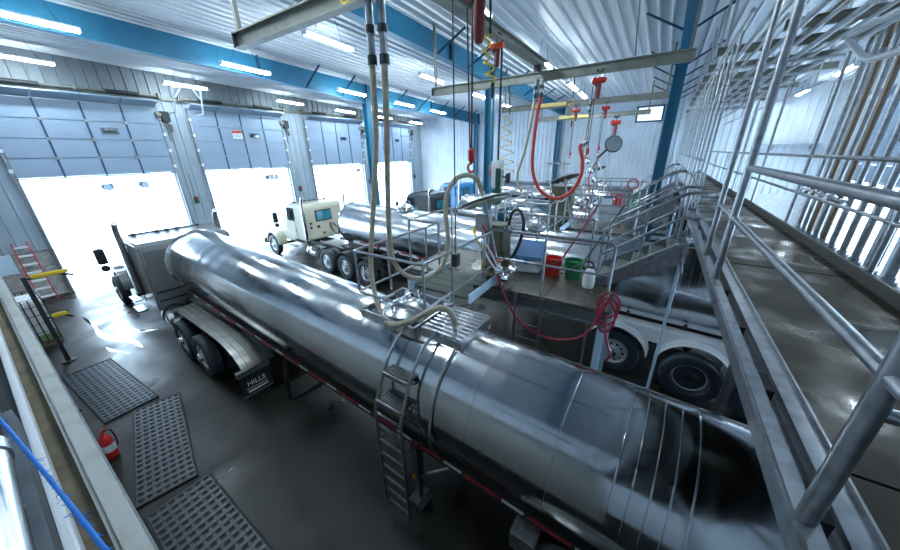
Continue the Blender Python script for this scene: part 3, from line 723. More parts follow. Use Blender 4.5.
# ladder, walkway pad and dome box of the nearest trailer (parts of the trailer, in its own frame)
def trailer_top(root, zt):
    # ribbed walk pad on top of the tank
    p = B(-.28, .5, 1.62, 2.24, zt-.16, zt+.04).build('walk_pad', 'stainless', root, bevel=.012)
    for j in range(9): B(-.27+j*.086, -.235+j*.086, 1.63, 2.23, zt+.04, zt+.062).build('pad_rib', 'stainless', p, smooth=False)
    # open spill box round the dome
    z0, z1 = zt-.2, zt+.05
    bx = B(-.36, -.33, 2.28, 3.3, z0, z1).build('spill_box', 'stainless', root, smooth=False)
    for q in ((.5, .53, 2.28, 3.3), (-.36, .53, 2.28, 2.31), (-.36, .53, 3.27, 3.3)): B(*q, z0, z1).build('box_side', 'stainless', bx, smooth=False)
    T([(-.36, 2.28, z1), (.53, 2.28, z1), (.53, 3.3, z1), (-.36, 3.3, z1)], .018, 6, closed=True).build('box_rim', 'galv', bx)
    # ladder: vertical lower part, sloping upper part with two grated steps
    ya, yb = 1.98, 2.40
    rail = lambda y: bend([(-1.02, y, .32), (-1.02, y, 2.0), (-.78, y, 2.5), (-.5, y, 2.78), (-.25, y, 2.82)], .12)
    lad = T(rail(ya), .02).build('ladder', 'galv', root)
    T(rail(yb), .02).build('ladder_rail', 'galv', lad)
    for i in range(8): MB().bar((-1.02, ya, .36+i*.225), (-1.02, yb, .36+i*.225), .03, .03).build('rung', 'galv', lad, smooth=False)
    for xs_, z in ((-.97, 2.1), (-.82, 2.42)):
        st = B(xs_-.02, xs_+.22, ya+.01, yb-.01, z-.012, z).build('grated_step', 'black_metal', lad, smooth=False)
        for j in range(8): B(xs_-.02+j*.032, xs_-.008+j*.032, ya+.01, yb-.01, z, z+.014).build('step_bar', 'galv', st, smooth=False)
        B(xs_-.04, xs_-.02, ya+.01, yb-.01, z-.03, z+.02).build('step_nose', 'galv', st, smooth=False)
        for y in (ya+.02, yb-.02): T([(xs_, y, z), (xs_+.25, y, z-.22)], .012, 6).build('step_brace', 'galv', st)
    T(spline([(-.3, 1.68, 2.72), (-.6, 1.68, 2.5), (-.8, 1.68, 2.15), (-.86, 1.68, 1.75), (-.72, 1.68, 1.35)]), .016).build('hand_rail', 'galv', lad)
    for y in (ya, yb): T([(-1.02, y, 1.5), (-.66, y, 1.35)], .014).build('standoff', 'galv', lad)
    # box with lamp and hose tray under the side
    B(-.9, -.62, .35, .62, .95, 1.2).build('valve_box', 'galv', root, bevel=.015)
    T(spline([(-.66, 5.4, 1.25), (-.8, 5.2, .95), (-.75, 5.3, .45), (-.6, 4.6, .95), (-.62, 4.3, 1.2)]), .04).build('hanging_hose', 'rubber', root)
trailer_top(tr1, 2.77)

# ------------------------------------------------------------------ hoist beams
BX = [3.2, 8.7, 14.1, 19.5]
BN = ['nearest', 'second', 'third', 'farthest']
ZB = 6.62
def hbeam(i):
    x = BX[i]; b = thing('hoist_beam', '%s grey hoist beam hung across the bay from the roof' % BN[i], 'beam', group='hoist beams')
    y0, y1 = (-.9, -.15, .22, .95)[i], 6.02+.13*i
    MB().ibeam((x, y0, ZB), (x, y1, ZB), .13, .21, .02).build('beam', 'steel_paint', b, smooth=False)
    B(x-.08, x+.08, y1, y1+.012, ZB-.105, ZB+.105).build('end_stop', 'black_metal', b, smooth=False)
    for y in (y1-.1, y0+.1):
        B(x-.03, x+.03, y-.03, y+.03, ZB+.1, zc(x)+.02).build('hanger_post', 'steel_paint', b, smooth=False)
    return b
hb = [hbeam(i) for i in range(4)]
text('capacity_lettering', 'CAP 500', .19, 'yellow', hb[0], (3.2-.014, 3.22, ZB), (math.pi/2, 0, -math.pi/2))
MB().bar((19.5-.08, 3.7, ZB+.02), (19.5-.08, 5.3, ZB+.02), .012, .13).build('yellow_band', 'yellow_dull', hb[3], smooth=False)
MB().bar((14.1-.08, 3.6, ZB+.02), (14.1-.08, 5.0, ZB+.02), .012, .13).build('yellow_band', 'yellow_dull', hb[2], smooth=False)
rw = thing('runway_beam', 'short grey beam running between the nearest two hoist beams', 'beam')
MB().ibeam((3.3, 3.0, ZB+.33), (9.2, 3.0, ZB+.33), .2, .16, .02).build('beam', 'steel_paint', rw, smooth=False)
for x in (4.2,): B(x-.04, x+.04, 2.96, 3.04, ZB+.4, zc(x)+.02).build('hanger_post', 'steel_paint', rw, smooth=False)
for x in (3.35, 8.7): B(x-.07, x+.07, 2.92, 3.08, ZB+.1, ZB+.27).build('clamp', 'black_metal', rw, smooth=False)
# conduit pipe under the ceiling
cp = thing('ceiling_conduit', 'thin dark conduit pipe fixed under the ceiling ribs', 'pipe')
T([(5.9, 2.4, zc(5.9)-.12), (5.9, -1.5, zc(5.9)-.12)], .02).build('pipe', 'chain', cp)
for y in (2.0, .6, -.8): B(5.87, 5.93, y-.02, y+.02, zc(5.9)-.13, zc(5.9)+.01).build('clip', 'black_metal', cp, smooth=False)
T(spline([(5.9, .8, zc(5.9)-.12), (6.6, .8, 7.6), (7.6, .85, 7.2), (8.4, .9, 6.95), (8.7, .9, 6.76)]), .012, 6).build('drop_cable', 'chain', cp)

def hoist(label, x, y, zbeam, body, bag, hookz, size=1., chain2=True, grp='chain hoists'):
    h = thing('chain_hoist', label, 'hoist', (x, y, 0), group=grp)
    s = size; z = zbeam
    tr = B(-.09*s, .09*s, -.14*s, .14*s, z-.22*s, z-.12*s).build('trolley', 'black_metal', h, bevel=.01)
    for yy in (-.1, .1):
        for sx in (-1, 1): MB().lathe([(.05*s, -.02*s), (.05*s, .02*s)], 'x', (sx*.09*s, yy*s, z-.09*s), 10).build('trolley_wheel', 'black_metal', tr)
    T([(0, 0, z-.2*s), (0, 0, z-.36*s)], .02*s).build('suspension_hook', 'chain', h)
    zb_ = z-.48*s
    bd = MB().lathe([(.0, -.3*s), (.1*s, -.28*s), (.12*s, -.2*s), (.12*s, .12*s), (.15*s, .14*s), (.15*s, .26*s), (.08*s, .3*s), (0, .3*s)], 'y', (0, 0, zb_), 18).build('motor_body', body, h)
    for k in (-.15, -.08, -.01): MB().lathe([(.128*s, k*s), (.128*s, (k+.02)*s)], 'y', (0, 0, zb_), 18).build('cooling_fin', body, bd)
    bg = MB().lathe([(.085*s, 0), (.1*s, -.05*s), (.09*s, -.55*s), (.06*s, -.62*s), (0, -.63*s)], 'z', (.0, -.02*s, zb_-.12*s), 14).build('chain_bag', bag, h)
    B(-.1*s, .1*s, .05*s, .15*s, zb_-.22*s, zb_-.1*s).build('chain_guide', 'black_metal', h, smooth=False)
    T([(0, .1*s, zb_-.2*s), (0, .1*s, hookz)], .011, 6).build('load_chain', 'chain', h)
    if chain2: T([(.06, .17*s+.05, zb_-.2*s), (.02, .1*s+.03, hookz)], .009, 6).build('load_chain', 'chain', h)
    hk = MB().lathe([(.02, .07), (.04, .05), (.04, -.05), (.02, -.08)], 'z', (0, .1*s, hookz), 10).build('hook_block', 'red', h)
    T([(0, .1*s+.0, hookz-.07)]+[(0, .1*s+.045*math.sin(a), hookz-.13+.045*math.cos(a)) for a in [i*math.pi/6 for i in range(0, 9)]], .014, 6).build('hook', 'red', hk)
    return h
hoist('large red chain hoist with dark red chain bag on the nearest beam', 3.2, 1.72, ZB, 'red', 'red_dark', 4.88, .6)
hoist('orange chain hoist hanging from the short runway beam', 6.35, 3.0, ZB+.35, 'orange', 'red_dark', 4.6, .45, False)
hoist('red chain hoist hanging from the second hoist beam', 8.7, 1.55, ZB, 'red', 'red_dark', 4.9, .5)
hoist('red chain hoist hanging from the third hoist beam', 14.1, 2.15, ZB, 'red', 'red_dark', 5.0, .5)
hoist('small red chain hoist hanging from the farthest hoist beam', 19.5, 2.4, ZB, 'red', 'red_dark', 4.9, .8)
hoist('red chain hoist beside the yellow band of the third beam', 14.1, 3.2, ZB, 'red', 'red_dark', 4.8, .5)

# pendant cable beside the large hoist
pc_ = thing('pendant_cable', 'thin black pendant cable hanging beside the large red hoist', 'cable')
T([(3.2, 2.0, ZB-.13), (3.2, 2.0, 3.7)], .008, 6).build('cable', 'chain', pc_)
B(3.15, 3.25, 1.96, 2.04, 3.55, 3.72).build('pendant', 'black_metal', pc_, bevel=.01)

def coil(label, x, y, z0, z1, r, turns, m='yellow', amp=None):
    c = thing('coiled_air_hose', label, 'hose', group='coiled yellow hoses')
    P = []; N = turns*10
    for i in range(N+1):
        t = i/N; a = 2*math.pi*turns*t; rr = r*(.55+.45*t)
        P.append((x+rr*math.cos(a), y+rr*math.sin(a)+.03*math.sin(5*t), z0+(z1-z0)*t))
    T(P, .009, 6).build('coil', m, c)
    T([(x+.55*r, y, z0), (x+.3*r, y, z0+.25), (x, y, z0+.5)], .012, 6).build('lead', 'black_metal', c)
    MB().lathe([(.02, 0), (.02, -.1), (.012, -.14)], 'z', P[-1], 8).build('coupling', 'chain', c)
    return c
coil('yellow coiled air hose hanging under the large red hoist', 3.2, 1.6, 5.95, 5.55, .05, 4)
coil('yellow coiled air hose above the green control pendant', 6.35, 2.72, 5.6, 4.5, .15, 6)
coil('yellow coiled air hose near the second red hoist', 8.7, 2.1, 6.1, 5.6, .09, 4)
# suspended control station with blue-green body
cs = thing('control_pendant', 'white and green control station hung in the middle of the bay', 'control')
T([(6.35, 2.9, ZB+.2), (6.35, 2.9, 4.75)], .02, 6).build('drop_pipe', 'chain', cs)
B(6.27, 6.43, 2.78, 3.02, 4.2, 4.75).build('body', 'white_paint', cs, bevel=.02)
B(6.24, 6.3, 2.8, 2.9, 4.15, 4.6).build('green_panel', 'green_dark', cs, bevel=.01)
B(6.26, 6.42, 2.82, 2.98, 3.85, 4.18).build('lower_box', 'green_dark', cs, bevel=.02)
B(6.28, 6.4, 2.62, 2.7, 4.3, 4.5).build('spray_gun', 'black_metal', cs, bevel=.02)
T([(6.34, 2.79, 4.42), (6.34, 2.66, 4.42)], .02, 6).build('gun_arm', 'black_metal', cs)
T([(6.34, 2.9, 3.87), (6.34, 2.9, 2.62)], .03, 8).build('stand_pipe', 'galv', cs)
MB().lathe([(.05, 0), (.05, .05), (0, .06)], 'x', (6.22, 2.84, 4.0), 12).build('stop_button', 'orange', cs)

# ------------------------------------------------------------------ catwalk along the rear side
CZ = 3.67
cw = thing('catwalk', 'long wet steel catwalk with kick plates running to the far wall', 'walkway')
x = -1.4; i = 0
while x < 23.9:
    x1 = min(x+1.5, 24.0)
    B(x+.006, x1-.006, -1.80, -.82, CZ-.06, CZ-(.004 if i % 2 else 0)).build('deck_plate', 'deck_wet', cw, smooth=False); x = x1; i += 1
B(-1.4, 24, -.825, -.745, CZ-.02, CZ+.012).build('toe_angle', 'bluewhite' if 0 else 'galv', cw, smooth=False)
B(-1.4, 24, -.835, -.825, CZ-.02, CZ+.03).build('toe_lip', 'galv', cw, smooth=False)
MB().bar((-1.4, -.655, CZ-.05), (24, -.655, CZ-.05), .08, .12).build('edge_tube', 'galv', cw, bevel=.012)
B(-1.4, 24, -1.83, -1.80, CZ-.1, CZ+.11).build('kick_plate', 'kick', cw, smooth=False)
for y in (-.9, -1.7): MB().ibeam((-1.4, y, CZ-.2), (24, y, CZ-.2), .12, .24).build('stringer_beam', 'galv', cw, smooth=False)
x = 1.4
while x < 23:
    B(x-.09, x+.09, -.745, -.70, CZ-.1, CZ-.02).build('spacer_block', 'black_metal', cw, smooth=False); x += .78
for x, ys in ((1.4, (-1.0, -1.75)), (6.5, (-1.75,)), (6.72, (-1.75,)), (12.05, (-1.0, -1.75)), (17.4, (-1.0, -1.75)), (23.2, (-1.0, -1.75))):
    for y in ys: B(x-.04, x+.04, y-.04, y+.04, 0, CZ-.3).build('support_leg', 'galv', cw, smooth=False)

gr = thing('guard_rail', 'steel guard rail with tall posts along the bay side of catwalk', 'railing')
T([(-1.2, -.65, CZ+1.065), (3.9, -.65, CZ+1.065)], .028, 12).build('top_rail', 'galv', gr)
T([(-1.2, -.65, CZ+.62), (4.8, -.65, CZ+.62)], .025, 12).build('mid_rail', 'galv', gr)
T([(1.26, -.65, CZ), (1.26, -.65, CZ+1.08)], .029, 16).build('post', 'galv', gr)
T([(-1.2, -.65, CZ), (-1.2, -.65, CZ+1.08)], .029, 16).build('post', 'galv', gr)
for x, rr in ((3.88, .031), (4.78, .028), (7.2, .018), (7.9, .02), (8.8, .018), (9.6, .02), (10.6, .018), (11.3, .02), (12.5, .018), (13.3, .02), (14.3, .018), (15.2, .02), (16.2, .018), (17.6, .02), (18.6, .018), (19.8, .02), (21.0, .018), (22.4, .02)):
    T([(x, -.65, CZ-.1), (x, -.65, 6.55)], rr, 10).build('tall_post', 'galv', gr)
T([(1.26, -.65, CZ+.5), (1.26, -1.1, CZ+.5)], .022, 12).build('cross_rail', 'galv', gr)
for a, b in ((8.1, 11.2), (12.4, 16.6), (17.8, 24.0)):
    for dz, rr in ((1.02, .025), (.62, .022)): T([(a, -.65, CZ+dz), (b, -.65, CZ+dz)], rr, 8).build('top_rail' if dz > 1 else 'mid_rail', 'galv', gr)
gr2 = thing('guard_rail', 'steel guard rail along the pipe side of the catwalk', 'railing')
for dz, rr in ((1.10, .024), (.57, .022)): T([(1.0, -1.85, CZ+dz), (24, -1.85, CZ+dz)], rr, 8).build('top_rail' if dz > 1 else 'mid_rail', 'galv', gr2)
for x in (1.9, 4.5, 7.15, 9.75, 12.4, 15.0, 17.6, 20.2, 22.8):
    T([(x, -1.85, CZ-.1), (x, -1.85, CZ+1.1 if x not in (7.15, 9.75, 12.4) else 6.1)], .024, 10).build('post', 'galv', gr2)
T(bend([(4.6, -1.85, 6.2), (7.5, -1.85, 6.32), (6.5, -1.85, 5.86), (4.6, -1.85, 5.72)], .2, 6), .036, 14).build('bent_rail', 'galv_light', gr2)

# overhead pipe rack above the catwalk
rk = thing('pipe_rack', 'overhead steel rack of pipes and beams above the catwalk', 'rack')
for x, y0, y1 in ((7.8, -3.2, -1.2), (9.0, -3.2, -.5), (10.6, -2.6, -.5), (12.0, -3.0, -.5), (13.4, -2.6, -.5), (14.8, -3, -.5), (16.4, -2.6, -.5), (18.0, -3, -.5), (21.2, -3, -.5)):
    MB().ibeam((x, y0, 6.66), (x, y1, 6.66), .1, .14, .016).build('cross_beam', 'steel_paint', rk, smooth=False)
    for y in (y0+.15, y1-.12): B(x-.025, x+.025, y-.025, y+.025, 6.72, zc(x)+.02).build('hanger_post', 'galv_light', rk, smooth=False)
for j, (y, z, rr) in enumerate(((-.62, 6.55, .03), (-.85, 6.54, .035), (-1.05, 6.55, .028), (-1.3, 6.53, .045), (-1.55, 6.55, .03), (-1.8, 6.54, .045), (-2.05, 6.55, .03), (-2.35, 6.53, .04), (-2.6, 6.78, .045), (-1.1, 6.8, .04), (-1.7, 6.8, .04), (-2.2, 6.8, .04))):
    T([(6.3+.25*(j % 3), y, z), (23.8, y, z)], rr, 10).build('header_pipe', 'galv_light', rk)
for x in (9.7, 11.3, 12.8, 14.1, 15.6, 17.2, 19.5, 22.0): B(x-.04, x+.04, -2.5, -.55, 6.45, 6.49).build('strut_channel', 'galv_light', rk, smooth=False)
for x, y in ((9.7, -.7), (9.7, -2.2), (12.8, -.7), (12.8, -2.2), (15.6, -.7), (15.6, -2.2), (19.5, -.7)):
    T([(x, y, 6.0), (x, y, 6.45)], .015, 6).build('drop_rod', 'galv_light', rk)
for y, z in ((-.8, 6.0), (-2.2, 6.0), (-1.4, 5.85)):
    T([(9.2, y, z), (22.0, y, z)], .022, 8).build('hung_pipe', 'galv_light', rk)
    for x in (11.3, 14.1, 17.2): T([(x, y, z), (x, y, 6.45)], .008, 5).build('hanger_rod', 'chain', rk)
# vertical process pipes beyond the catwalk
vp = [(9.25, 'galv', .042), (8.95, 'galv', .036), (8.65, 'pipe_brown', .042), (8.32, 'galv', .04), (8.0, 'pipe_brown', .042), (7.62, 'galv', .042), (7.2, 'galv', .042), (6.8, 'galv', .045), (6.35, 'galv', .042), (5.9, 'galv', .045)]
for j, (x, m, rr) in enumerate(vp):
    p = thing('process_pipe', '%s vertical %s pipe beyond the catwalk, counted from the far end' % (ORD[j], 'brown' if 'brown' in m else 'steel'), 'pipe', group='vertical process pipes')
    T([(x, -2.6, 3.32), (x, -2.6, 6.8)], rr, 12).build('pipe', m, p)
    for z in (3.36, 6.3): MB().lathe([(rr+.015, -.03), (rr+.015, .03)], 'z', (x, -2.6, z), 12).build('clamp', 'galv', p)
    MB().lathe([(rr+.05, 0), (rr+.05, .03)], 'z', (x, -2.6, 3.3), 12).build('base_flange', 'galv', p)
mfd = thing('valve_manifold', 'cluster of small valves and fittings on the vertical pipes', 'valves')
T([(7.3, -2.42, 4.1), (9.4, -2.42, 4.1)], .03, 8).build('header', 'stainless', mfd)
for x in (7.62, 8.0, 8.32, 8.65, 8.95):
    T([(x, -2.6, 4.1), (x, -2.35, 4.1)], .025, 8).build('stub', 'stainless', mfd)
    v = MB().lathe([(.05, -.06), (.07, -.04), (.07, .04), (.05, .06)], 'x', (x, -2.36, 4.1), 12).build('valve_body', 'stainless', mfd)
    MB().lathe([(.012, 0), (.012, .12), (.05, .12), (.05, .135)], 'z', (x, -2.36, 4.14), 10).build('hand_wheel', 'galv', v)
ps = thing('pipe_support', 'steel ledge bracket beside the catwalk carrying the vertical pipes', 'bracket')
B(5.5, 9.7, -2.68, -2.52, 3.22, 3.3).build('ledge_channel', 'galv', ps, smooth=False)
for x in (5.8, 7.0, 8.2, 9.4): MB().bar((x, -1.76, 3.42), (x, -2.6, 3.26), .06, .08).build('outrigger', 'galv', ps, smooth=False)
sh = thing('wall_shelf', 'long thin steel rail shelf on the far wall right of window', 'shelf')
B(XF-.35, XF-.05, -6.6, -4.3, 5.02, 5.05).build('shelf_board', 'far_grey', sh, smooth=False)
for y in (-6.2, -4.8): MB().bar((XF-.06, y, 4.8), (XF-.32, y, 5.01), .03, .03).build('bracket', 'chain', sh, smooth=False)

# ------------------------------------------------------------------ work platforms, stairs, gangways
PN = ['nearest', 'middle', 'farthest']
def platform(i, px):
    X0, X1, Y0, Y1, Z = px, px+1.75, .3, 4.3, 2.6
    p = thing('work_platform', '%s raised wet deck platform between two tank trucks' % PN[i], 'platform', group='work platforms')
    for y in (Y0, Y0+1.0, Y0+2.0, Y0+3.0): B(X0, X1, y+.004, y+.996, Z-.05, Z).build('deck_plate', 'deck_concrete', p, smooth=False)
    for x in (X0+.04, X1-.04): MB().ibeam((x, Y0, Z-.17), (x, Y1, Z-.17), .1, .22).build('edge_beam', 'galv', p, smooth=False)
    for y in (Y0+.04, Y1-.04): MB().ibeam((X0, y, Z-.17), (X1, y, Z-.17), .1, .22).build('end_beam', 'galv', p, smooth=False)
    for x in (X0+.05, X1-.05):
        for y in (Y0+.05, Y1-.05):
            B(x-.05, x+.05, y-.05, y+.05, 0.02, Z-.27).build('leg', 'bluewhite', p, smooth=False)
            B(x-.1, x+.1, y-.1, y+.1, 0, .025).build('foot_plate', 'galv', p, smooth=False)
    B(X0+.14, X0+.2, Y0+.02, Y0+.08, 0.02, Z-.2).build('pipe_drop', 'bluewhite', p, smooth=False)
    g = thing('guard_rail', 'steel guard rail around the %s work platform' % PN[i], 'railing', group='platform rails')
    zz = Z+1.05
    T(bend([(X0+.05, 2.35, zz), (X0+.05, Y0+.05, zz), (X0+.05, Y0+.05, Z)], .08), .025, 8).build('top_rail', 'galv', g)
    T([(X0+.05, 2.35, Z+.55), (X0+.05, Y0+.05, Z+.55)], .02, 8).build('mid_rail', 'galv', g)
    T([(X1-.05, Y1-.1, zz), (X1-.05, .9, zz)], .025, 8).build('top_rail', 'galv', g)
    T([(X1-.05, Y1-.1, Z+.55), (X1-.05, .9, Z+.55)], .02, 8).build('mid_rail', 'galv', g)
    T([(X0+.05, Y1-.1, zz), (X1-.05, Y1-.1, zz)], .025, 8).build('top_rail', 'galv', g)
    T([(X0+.05, Y1-.1, Z+.55), (X1-.05, Y1-.1, Z+.55)], .02, 8).build('mid_rail', 'galv', g)
    T([(X0+.05, 3.45, zz), (X0+.05, Y1-.1, zz)], .025, 8).build('top_rail', 'galv', g)
    for x, y in ((X0+.05, 1.35), (X0+.05, 2.35), (X0+.05, 3.45), (X0+.05, Y1-.1), (X1-.05, Y1-.1), (X1-.05, 3.1), (X1-.05, 2.0), (X1-.05, .9)):
        T([(x, y, Z), (x, y, zz)], .024, 8).build('post', 'galv', g)
    # ladder from the deck to the floor
    l = thing('access_ladder', 'steel ladder from the %s work platform to the floor' % PN[i], 'ladder', group='platform ladders')
    for y in (1.3, 1.75): MB().bar((X0-.06, y, 0), (X0-.06, y, Z), .025, .05, (0, 1, 0)).build('stile', 'galv', l, smooth=False)
    for k in range(8): T([(X0-.06, 1.3, .3+k*.29), (X0-.06, 1.75, .3+k*.29)], .012, 6).build('rung', 'galv', l)
    for y in (1.3, 1.75): B(X0-.08, X0-.005, y-.015, y+.015, Z-.14, Z-.1).build('bracket', 'galv', l, smooth=False)
    # stairs up to the catwalk
    s = thing('stairs', 'steel stairs from the %s work platform up to the catwalk' % PN[i], 'stairs', group='stairs to the catwalk')
    sx0, sx1 = X0+1.05, X0+1.98
    ya, za, yb, zb = -.58, CZ-.17, .62, Z
    for x in (sx0, sx1):
        MB().prism([(ya, za+.06), (ya, za-.28), (yb-.12, zb+.0), (yb+.06, zb+.0), (yb+.06, zb+.16)], 'x', x-.02, x+.02).build('stringer', 'galv', s, smooth=False)
    n = 5
    for k in range(n):
        t = (k+.5)/n; y = ya+(yb-ya)*t; z = za+(zb-za)*t
        B(sx0+.02, sx1-.02, y-.14, y+.14, z-.035, z).build('tread', 'steel_paint', s, smooth=False)
        B(sx0+.02, sx1-.02, y+.12, y+.15, z-.07, z+.004).build('tread_nosing', 'galv', s, smooth=False)
    for x in (sx0, sx1):
        for dz in (1.0, .55):
            T(bend([(x, ya-.05, za+dz*.82-.02), (x, ya+.16, za+dz*.82-.02), (x, yb+.02, zb+dz+.02)], .12), .024, 8).build('hand_rail' if dz > .9 else 'mid_rail', 'galv', s)
        T([(x, yb+.02, zb), (x, yb+.02, zb+1.03)], .024, 8).build('newel_post', 'galv', s)
        T([(x, ya+.16, za-.2), (x, ya+.16, za+.8)], .022, 8).build('rail_post', 'galv', s)
        T([(x, .05, za-.55), (x, .05, za+.5)], .02, 8).build('rail_post', 'galv', s)
    T(bend([(sx0-.04, yb+.05, .0), (sx0-.04, yb+.05, zb+.12), (sx0-.04, ya+.1, za+.05), (sx0-.04, ya+.02, za-.45), (sx0-.04, ya-.06, za-.45)], .06), .022, 8).build('side_frame', 'galv', s)
    T([(sx1-.1, ya-.02, 0), (sx1-.1, ya-.02, za-.2)], .03, 10).build('support_pole', 'bluewhite', s)
    # gangway to the truck top and its safety cage
    gw = thing('gangway', 'folding green grated gangway from the %s platform to a tank top' % PN[i], 'gangway', group='gangways')
    gx = X0-.95
    for k in range(4):
        B(gx+.24*k, gx+.24*k+.225, 2.25, 3.3, Z+.12, Z+.15).build('grating', 'green_grate', gw, smooth=False)
    for y in (2.2, 3.33): B(gx, X0+.25, y-.012, y+.012, Z+.05, Z+.21).build('toe_plate', 'bluewhite', gw, smooth=False)
    for x in (X0-.08, X0-.55): B(x, x+.04, 2.19, 2.34, Z+.03, Z+.22).build('hinge', 'black_metal', gw, smooth=False)
    for y in (2.25, 3.3): B(X0-.02, X0+.3, y-.04, y+.04, Z, Z+.12).build('pivot', 'galv', gw, smooth=False)
    c = thing('safety_cage', 'tubular steel safety cage over the tank hatch by the %s platform' % PN[i], 'cage', group='safety cages')
    cx0, cx1, cy0, cy1, c1, c0 = X0-2.0, X0-.02, 2.28, 3.52, 3.62, 2.98
    T(bend([(cx1, cy0, c1), (cx0, cy0, c1), (cx0, cy1, c1), (cx1, cy1, c1)], .06), .022, 8).build('top_rail', 'galv', c)
    T(bend([(cx1, cy0, c0), (cx0, cy0, c0), (cx0, cy1, c0), (cx1, cy1, c0)], .06), .02, 8).build('lower_rail', 'galv', c)
    for x, y in ((cx0+.02, cy1), (cx0+.02, cy0), (cx0+.7, cy0), (cx0+.7, cy1), (cx1-.25, cy0), (cx1-.25, cy1)):
        T([(x, y, c0 if x < cx0+.5 else Z+.15), (x, y, c1)], .02, 8).build('post', 'galv', c)
    # hatch lid on a pole
    ld = thing('hatch_lid', 'dark steel hatch cover on a pole at the %s platform' % PN[i], 'lid', group='hatch lids on poles')
    lx, ly = X0+.1, 2.1
    lp = (lx-.05, ly+.36, 4.12)
    T([(lx, ly, Z), lp], .03, 10).build('pole', 'galv', ld)
    for a in (0, 2.1, 4.2): MB().bar((lx, ly, Z+.03), (lx+.2*math.cos(a), ly+.2*math.sin(a), Z+.015), .05, .03).build('base_foot', 'galv', ld, smooth=False)
    lid = MB().lathe([(0, .1), (.2, .085), (.36, .03), (.42, .02), (.42, -.03), (.36, -.02), (.2, .04), (0, .055)], 'z', (0, 0, 0), 28).build('lid', 'fender' if i == 0 else 'black_metal', ld)
    lid.location = lp; lid.rotation_euler = (math.radians(-20), math.radians(6), 0)
    r_ = T([(.42*math.cos(a), .42*math.sin(a), 0) for a in [k*math.pi/14 for k in range(28)]], .022, 6, closed=True).build('gasket_rim', 'black_metal', lid)
    return p
PX = [4.85, 10.3, 15.7]
for i, px in enumerate(PX): platform(i, px)

# ------------------------------------------------------------------ things on the nearest platform
Z = 2.6
def bucket(x, y, m, label, stick, h=.36, r=.165, Z=2.6):
    b = thing('bucket', label, 'bucket', (x, y, Z), group='cleaning buckets')
    MB().lathe([(0, .0), (r*.84, 0), (r, h), (r*1.06, h), (r*1.06, h-.03), (r*.99, h-.03), (r*.94, h), (r*.80, .03), (0, .03)], 'z', (0, 0, 0), 26).build('pail', m, b)
    for dz in (.06, .1): MB().lathe([(r*(1.0+.02), h-dz-.012), (r*1.03, h-dz)], 'z', (0, 0, 0), 26).build('rim_rib', m, b)
    T([(r*1.06*math.cos(a), r*1.06*math.sin(a), h*.75-.09*math.sin(a)) for a in [math.pi+i*math.pi/10 for i in range(11)]], .006, 5).build('bail', 'galv', b)
    if stick:
        s = thing('brush', stick[0], 'brush', group='long handled brushes')
        T([(x+.04, y-.02, Z+.05), stick[1]], .016, 8).build('handle', stick[2], s)
        B(x-.06, x+.1, y-.08, y+.04, Z+.035, Z+.1).build('brush_head', 'white_plastic', s, bevel=.01)
bucket(5.98, 1.47, 'red', 'red plastic bucket on the nearest platform', ('long red brush handle standing in the red bucket', (6.55, .88, 3.95), 'pink_hose'))
bucket(6.02, 1.08, 'green', 'green plastic bucket on the nearest platform', ('long green brush handle standing in the green bucket', (6.6, .45, 3.95), 'green_dark'))
ck = thing('cooler', 'white cooler with a blue lid on the nearest platform', 'cooler', (6.05, 1.98, Z), math.radians(8))
MB().prism([(-.22, 0), (.25, 0), (.25, .52), (-.22, .3)], 'y', -.27, .27).build('body', 'white_plastic', ck, bevel=.03)
MB().prism([(-.25, .27), (.27, .52), (.27, .58), (-.25, .345)], 'y', -.29, .29).build('lid', 'blue_lid', ck, bevel=.02)
B(-.26, -.22, -.06, .06, .19, .32).build('latch', 'blue_lid', ck, bevel=.008)
jg = thing('jug', 'white plastic jug with a dark cap on the nearest platform', 'jug', (5.70, .74, Z)); jg.scale = (.78, .78, .78)
MB().lathe([(0, 0), (.12, 0), (.13, .03), (.13, .3), (.1, .4), (.045, .45), (.045, .48), (0, .48)], 'z', (0, 0, 0), 22).build('body', 'white_plastic', jg)
MB().lathe([(.052, .46), (.052, .51), (0, .515)], 'z', (0, 0, 0), 14).build('cap', 'black_metal', jg)
T(bend([(-.1, 0, .39), (-.15, 0, .44), (-.05, 0, .47)], .03), .014, 6).build('handle', 'white_plastic', jg)
rc = thing('dark_hose_reel', 'small coil of dark hose beside the green bucket', 'hose', (6.25, .86, Z+.09))
for k in range(3): T([(.02*k, .10*math.cos(a), .11+.1*math.sin(a)) for a in [i*math.pi/8 for i in range(16)]], .013, 6, closed=True).build('hose_loop', 'rubber', rc)
B(-.05, .1, -.07, .07, -.09, -.0).build('base', 'black_metal', rc, smooth=False)
# grey junction box on a post, olive cabinet, black hose loop
jb = thing('junction_box', 'grey junction box on a thin post at the platform edge', 'box')
T([(5.2, 2.62, Z), (5.2, 2.62, 3.62)], .022, 8).build('post', 'galv', jb)
B(5.12, 5.28, 2.48, 2.76, 3.55, 3.85).build('box', 'galv', jb, bevel=.015)
B(5.105, 5.12, 2.52, 2.72, 3.6, 3.8).build('cover', 'far_grey', jb, smooth=False)
oc = thing('cabinet', 'olive green pump cabinet on the nearest platform', 'cabinet', (5.85, 2.65, Z))
B(-.22, .22, -.24, .24, .04, .95).build('body', 'olive', oc, bevel=.02)
B(-.235, -.22, -.2, .2, .1, .88).build('door', 'olive', oc, bevel=.006)
B(-.25, -.235, .1, .13, .45, .58).build('handle', 'chain', oc, smooth=False)
for a in (-.18, .18):
    for b_ in (-.2, .2): B(a-.03, a+.03, b_-.03, b_+.03, 0, .05).build('foot', 'black_metal', oc, smooth=False)
bh = thing('black_hose', 'black rubber hose looped over the platform rail', 'hose')
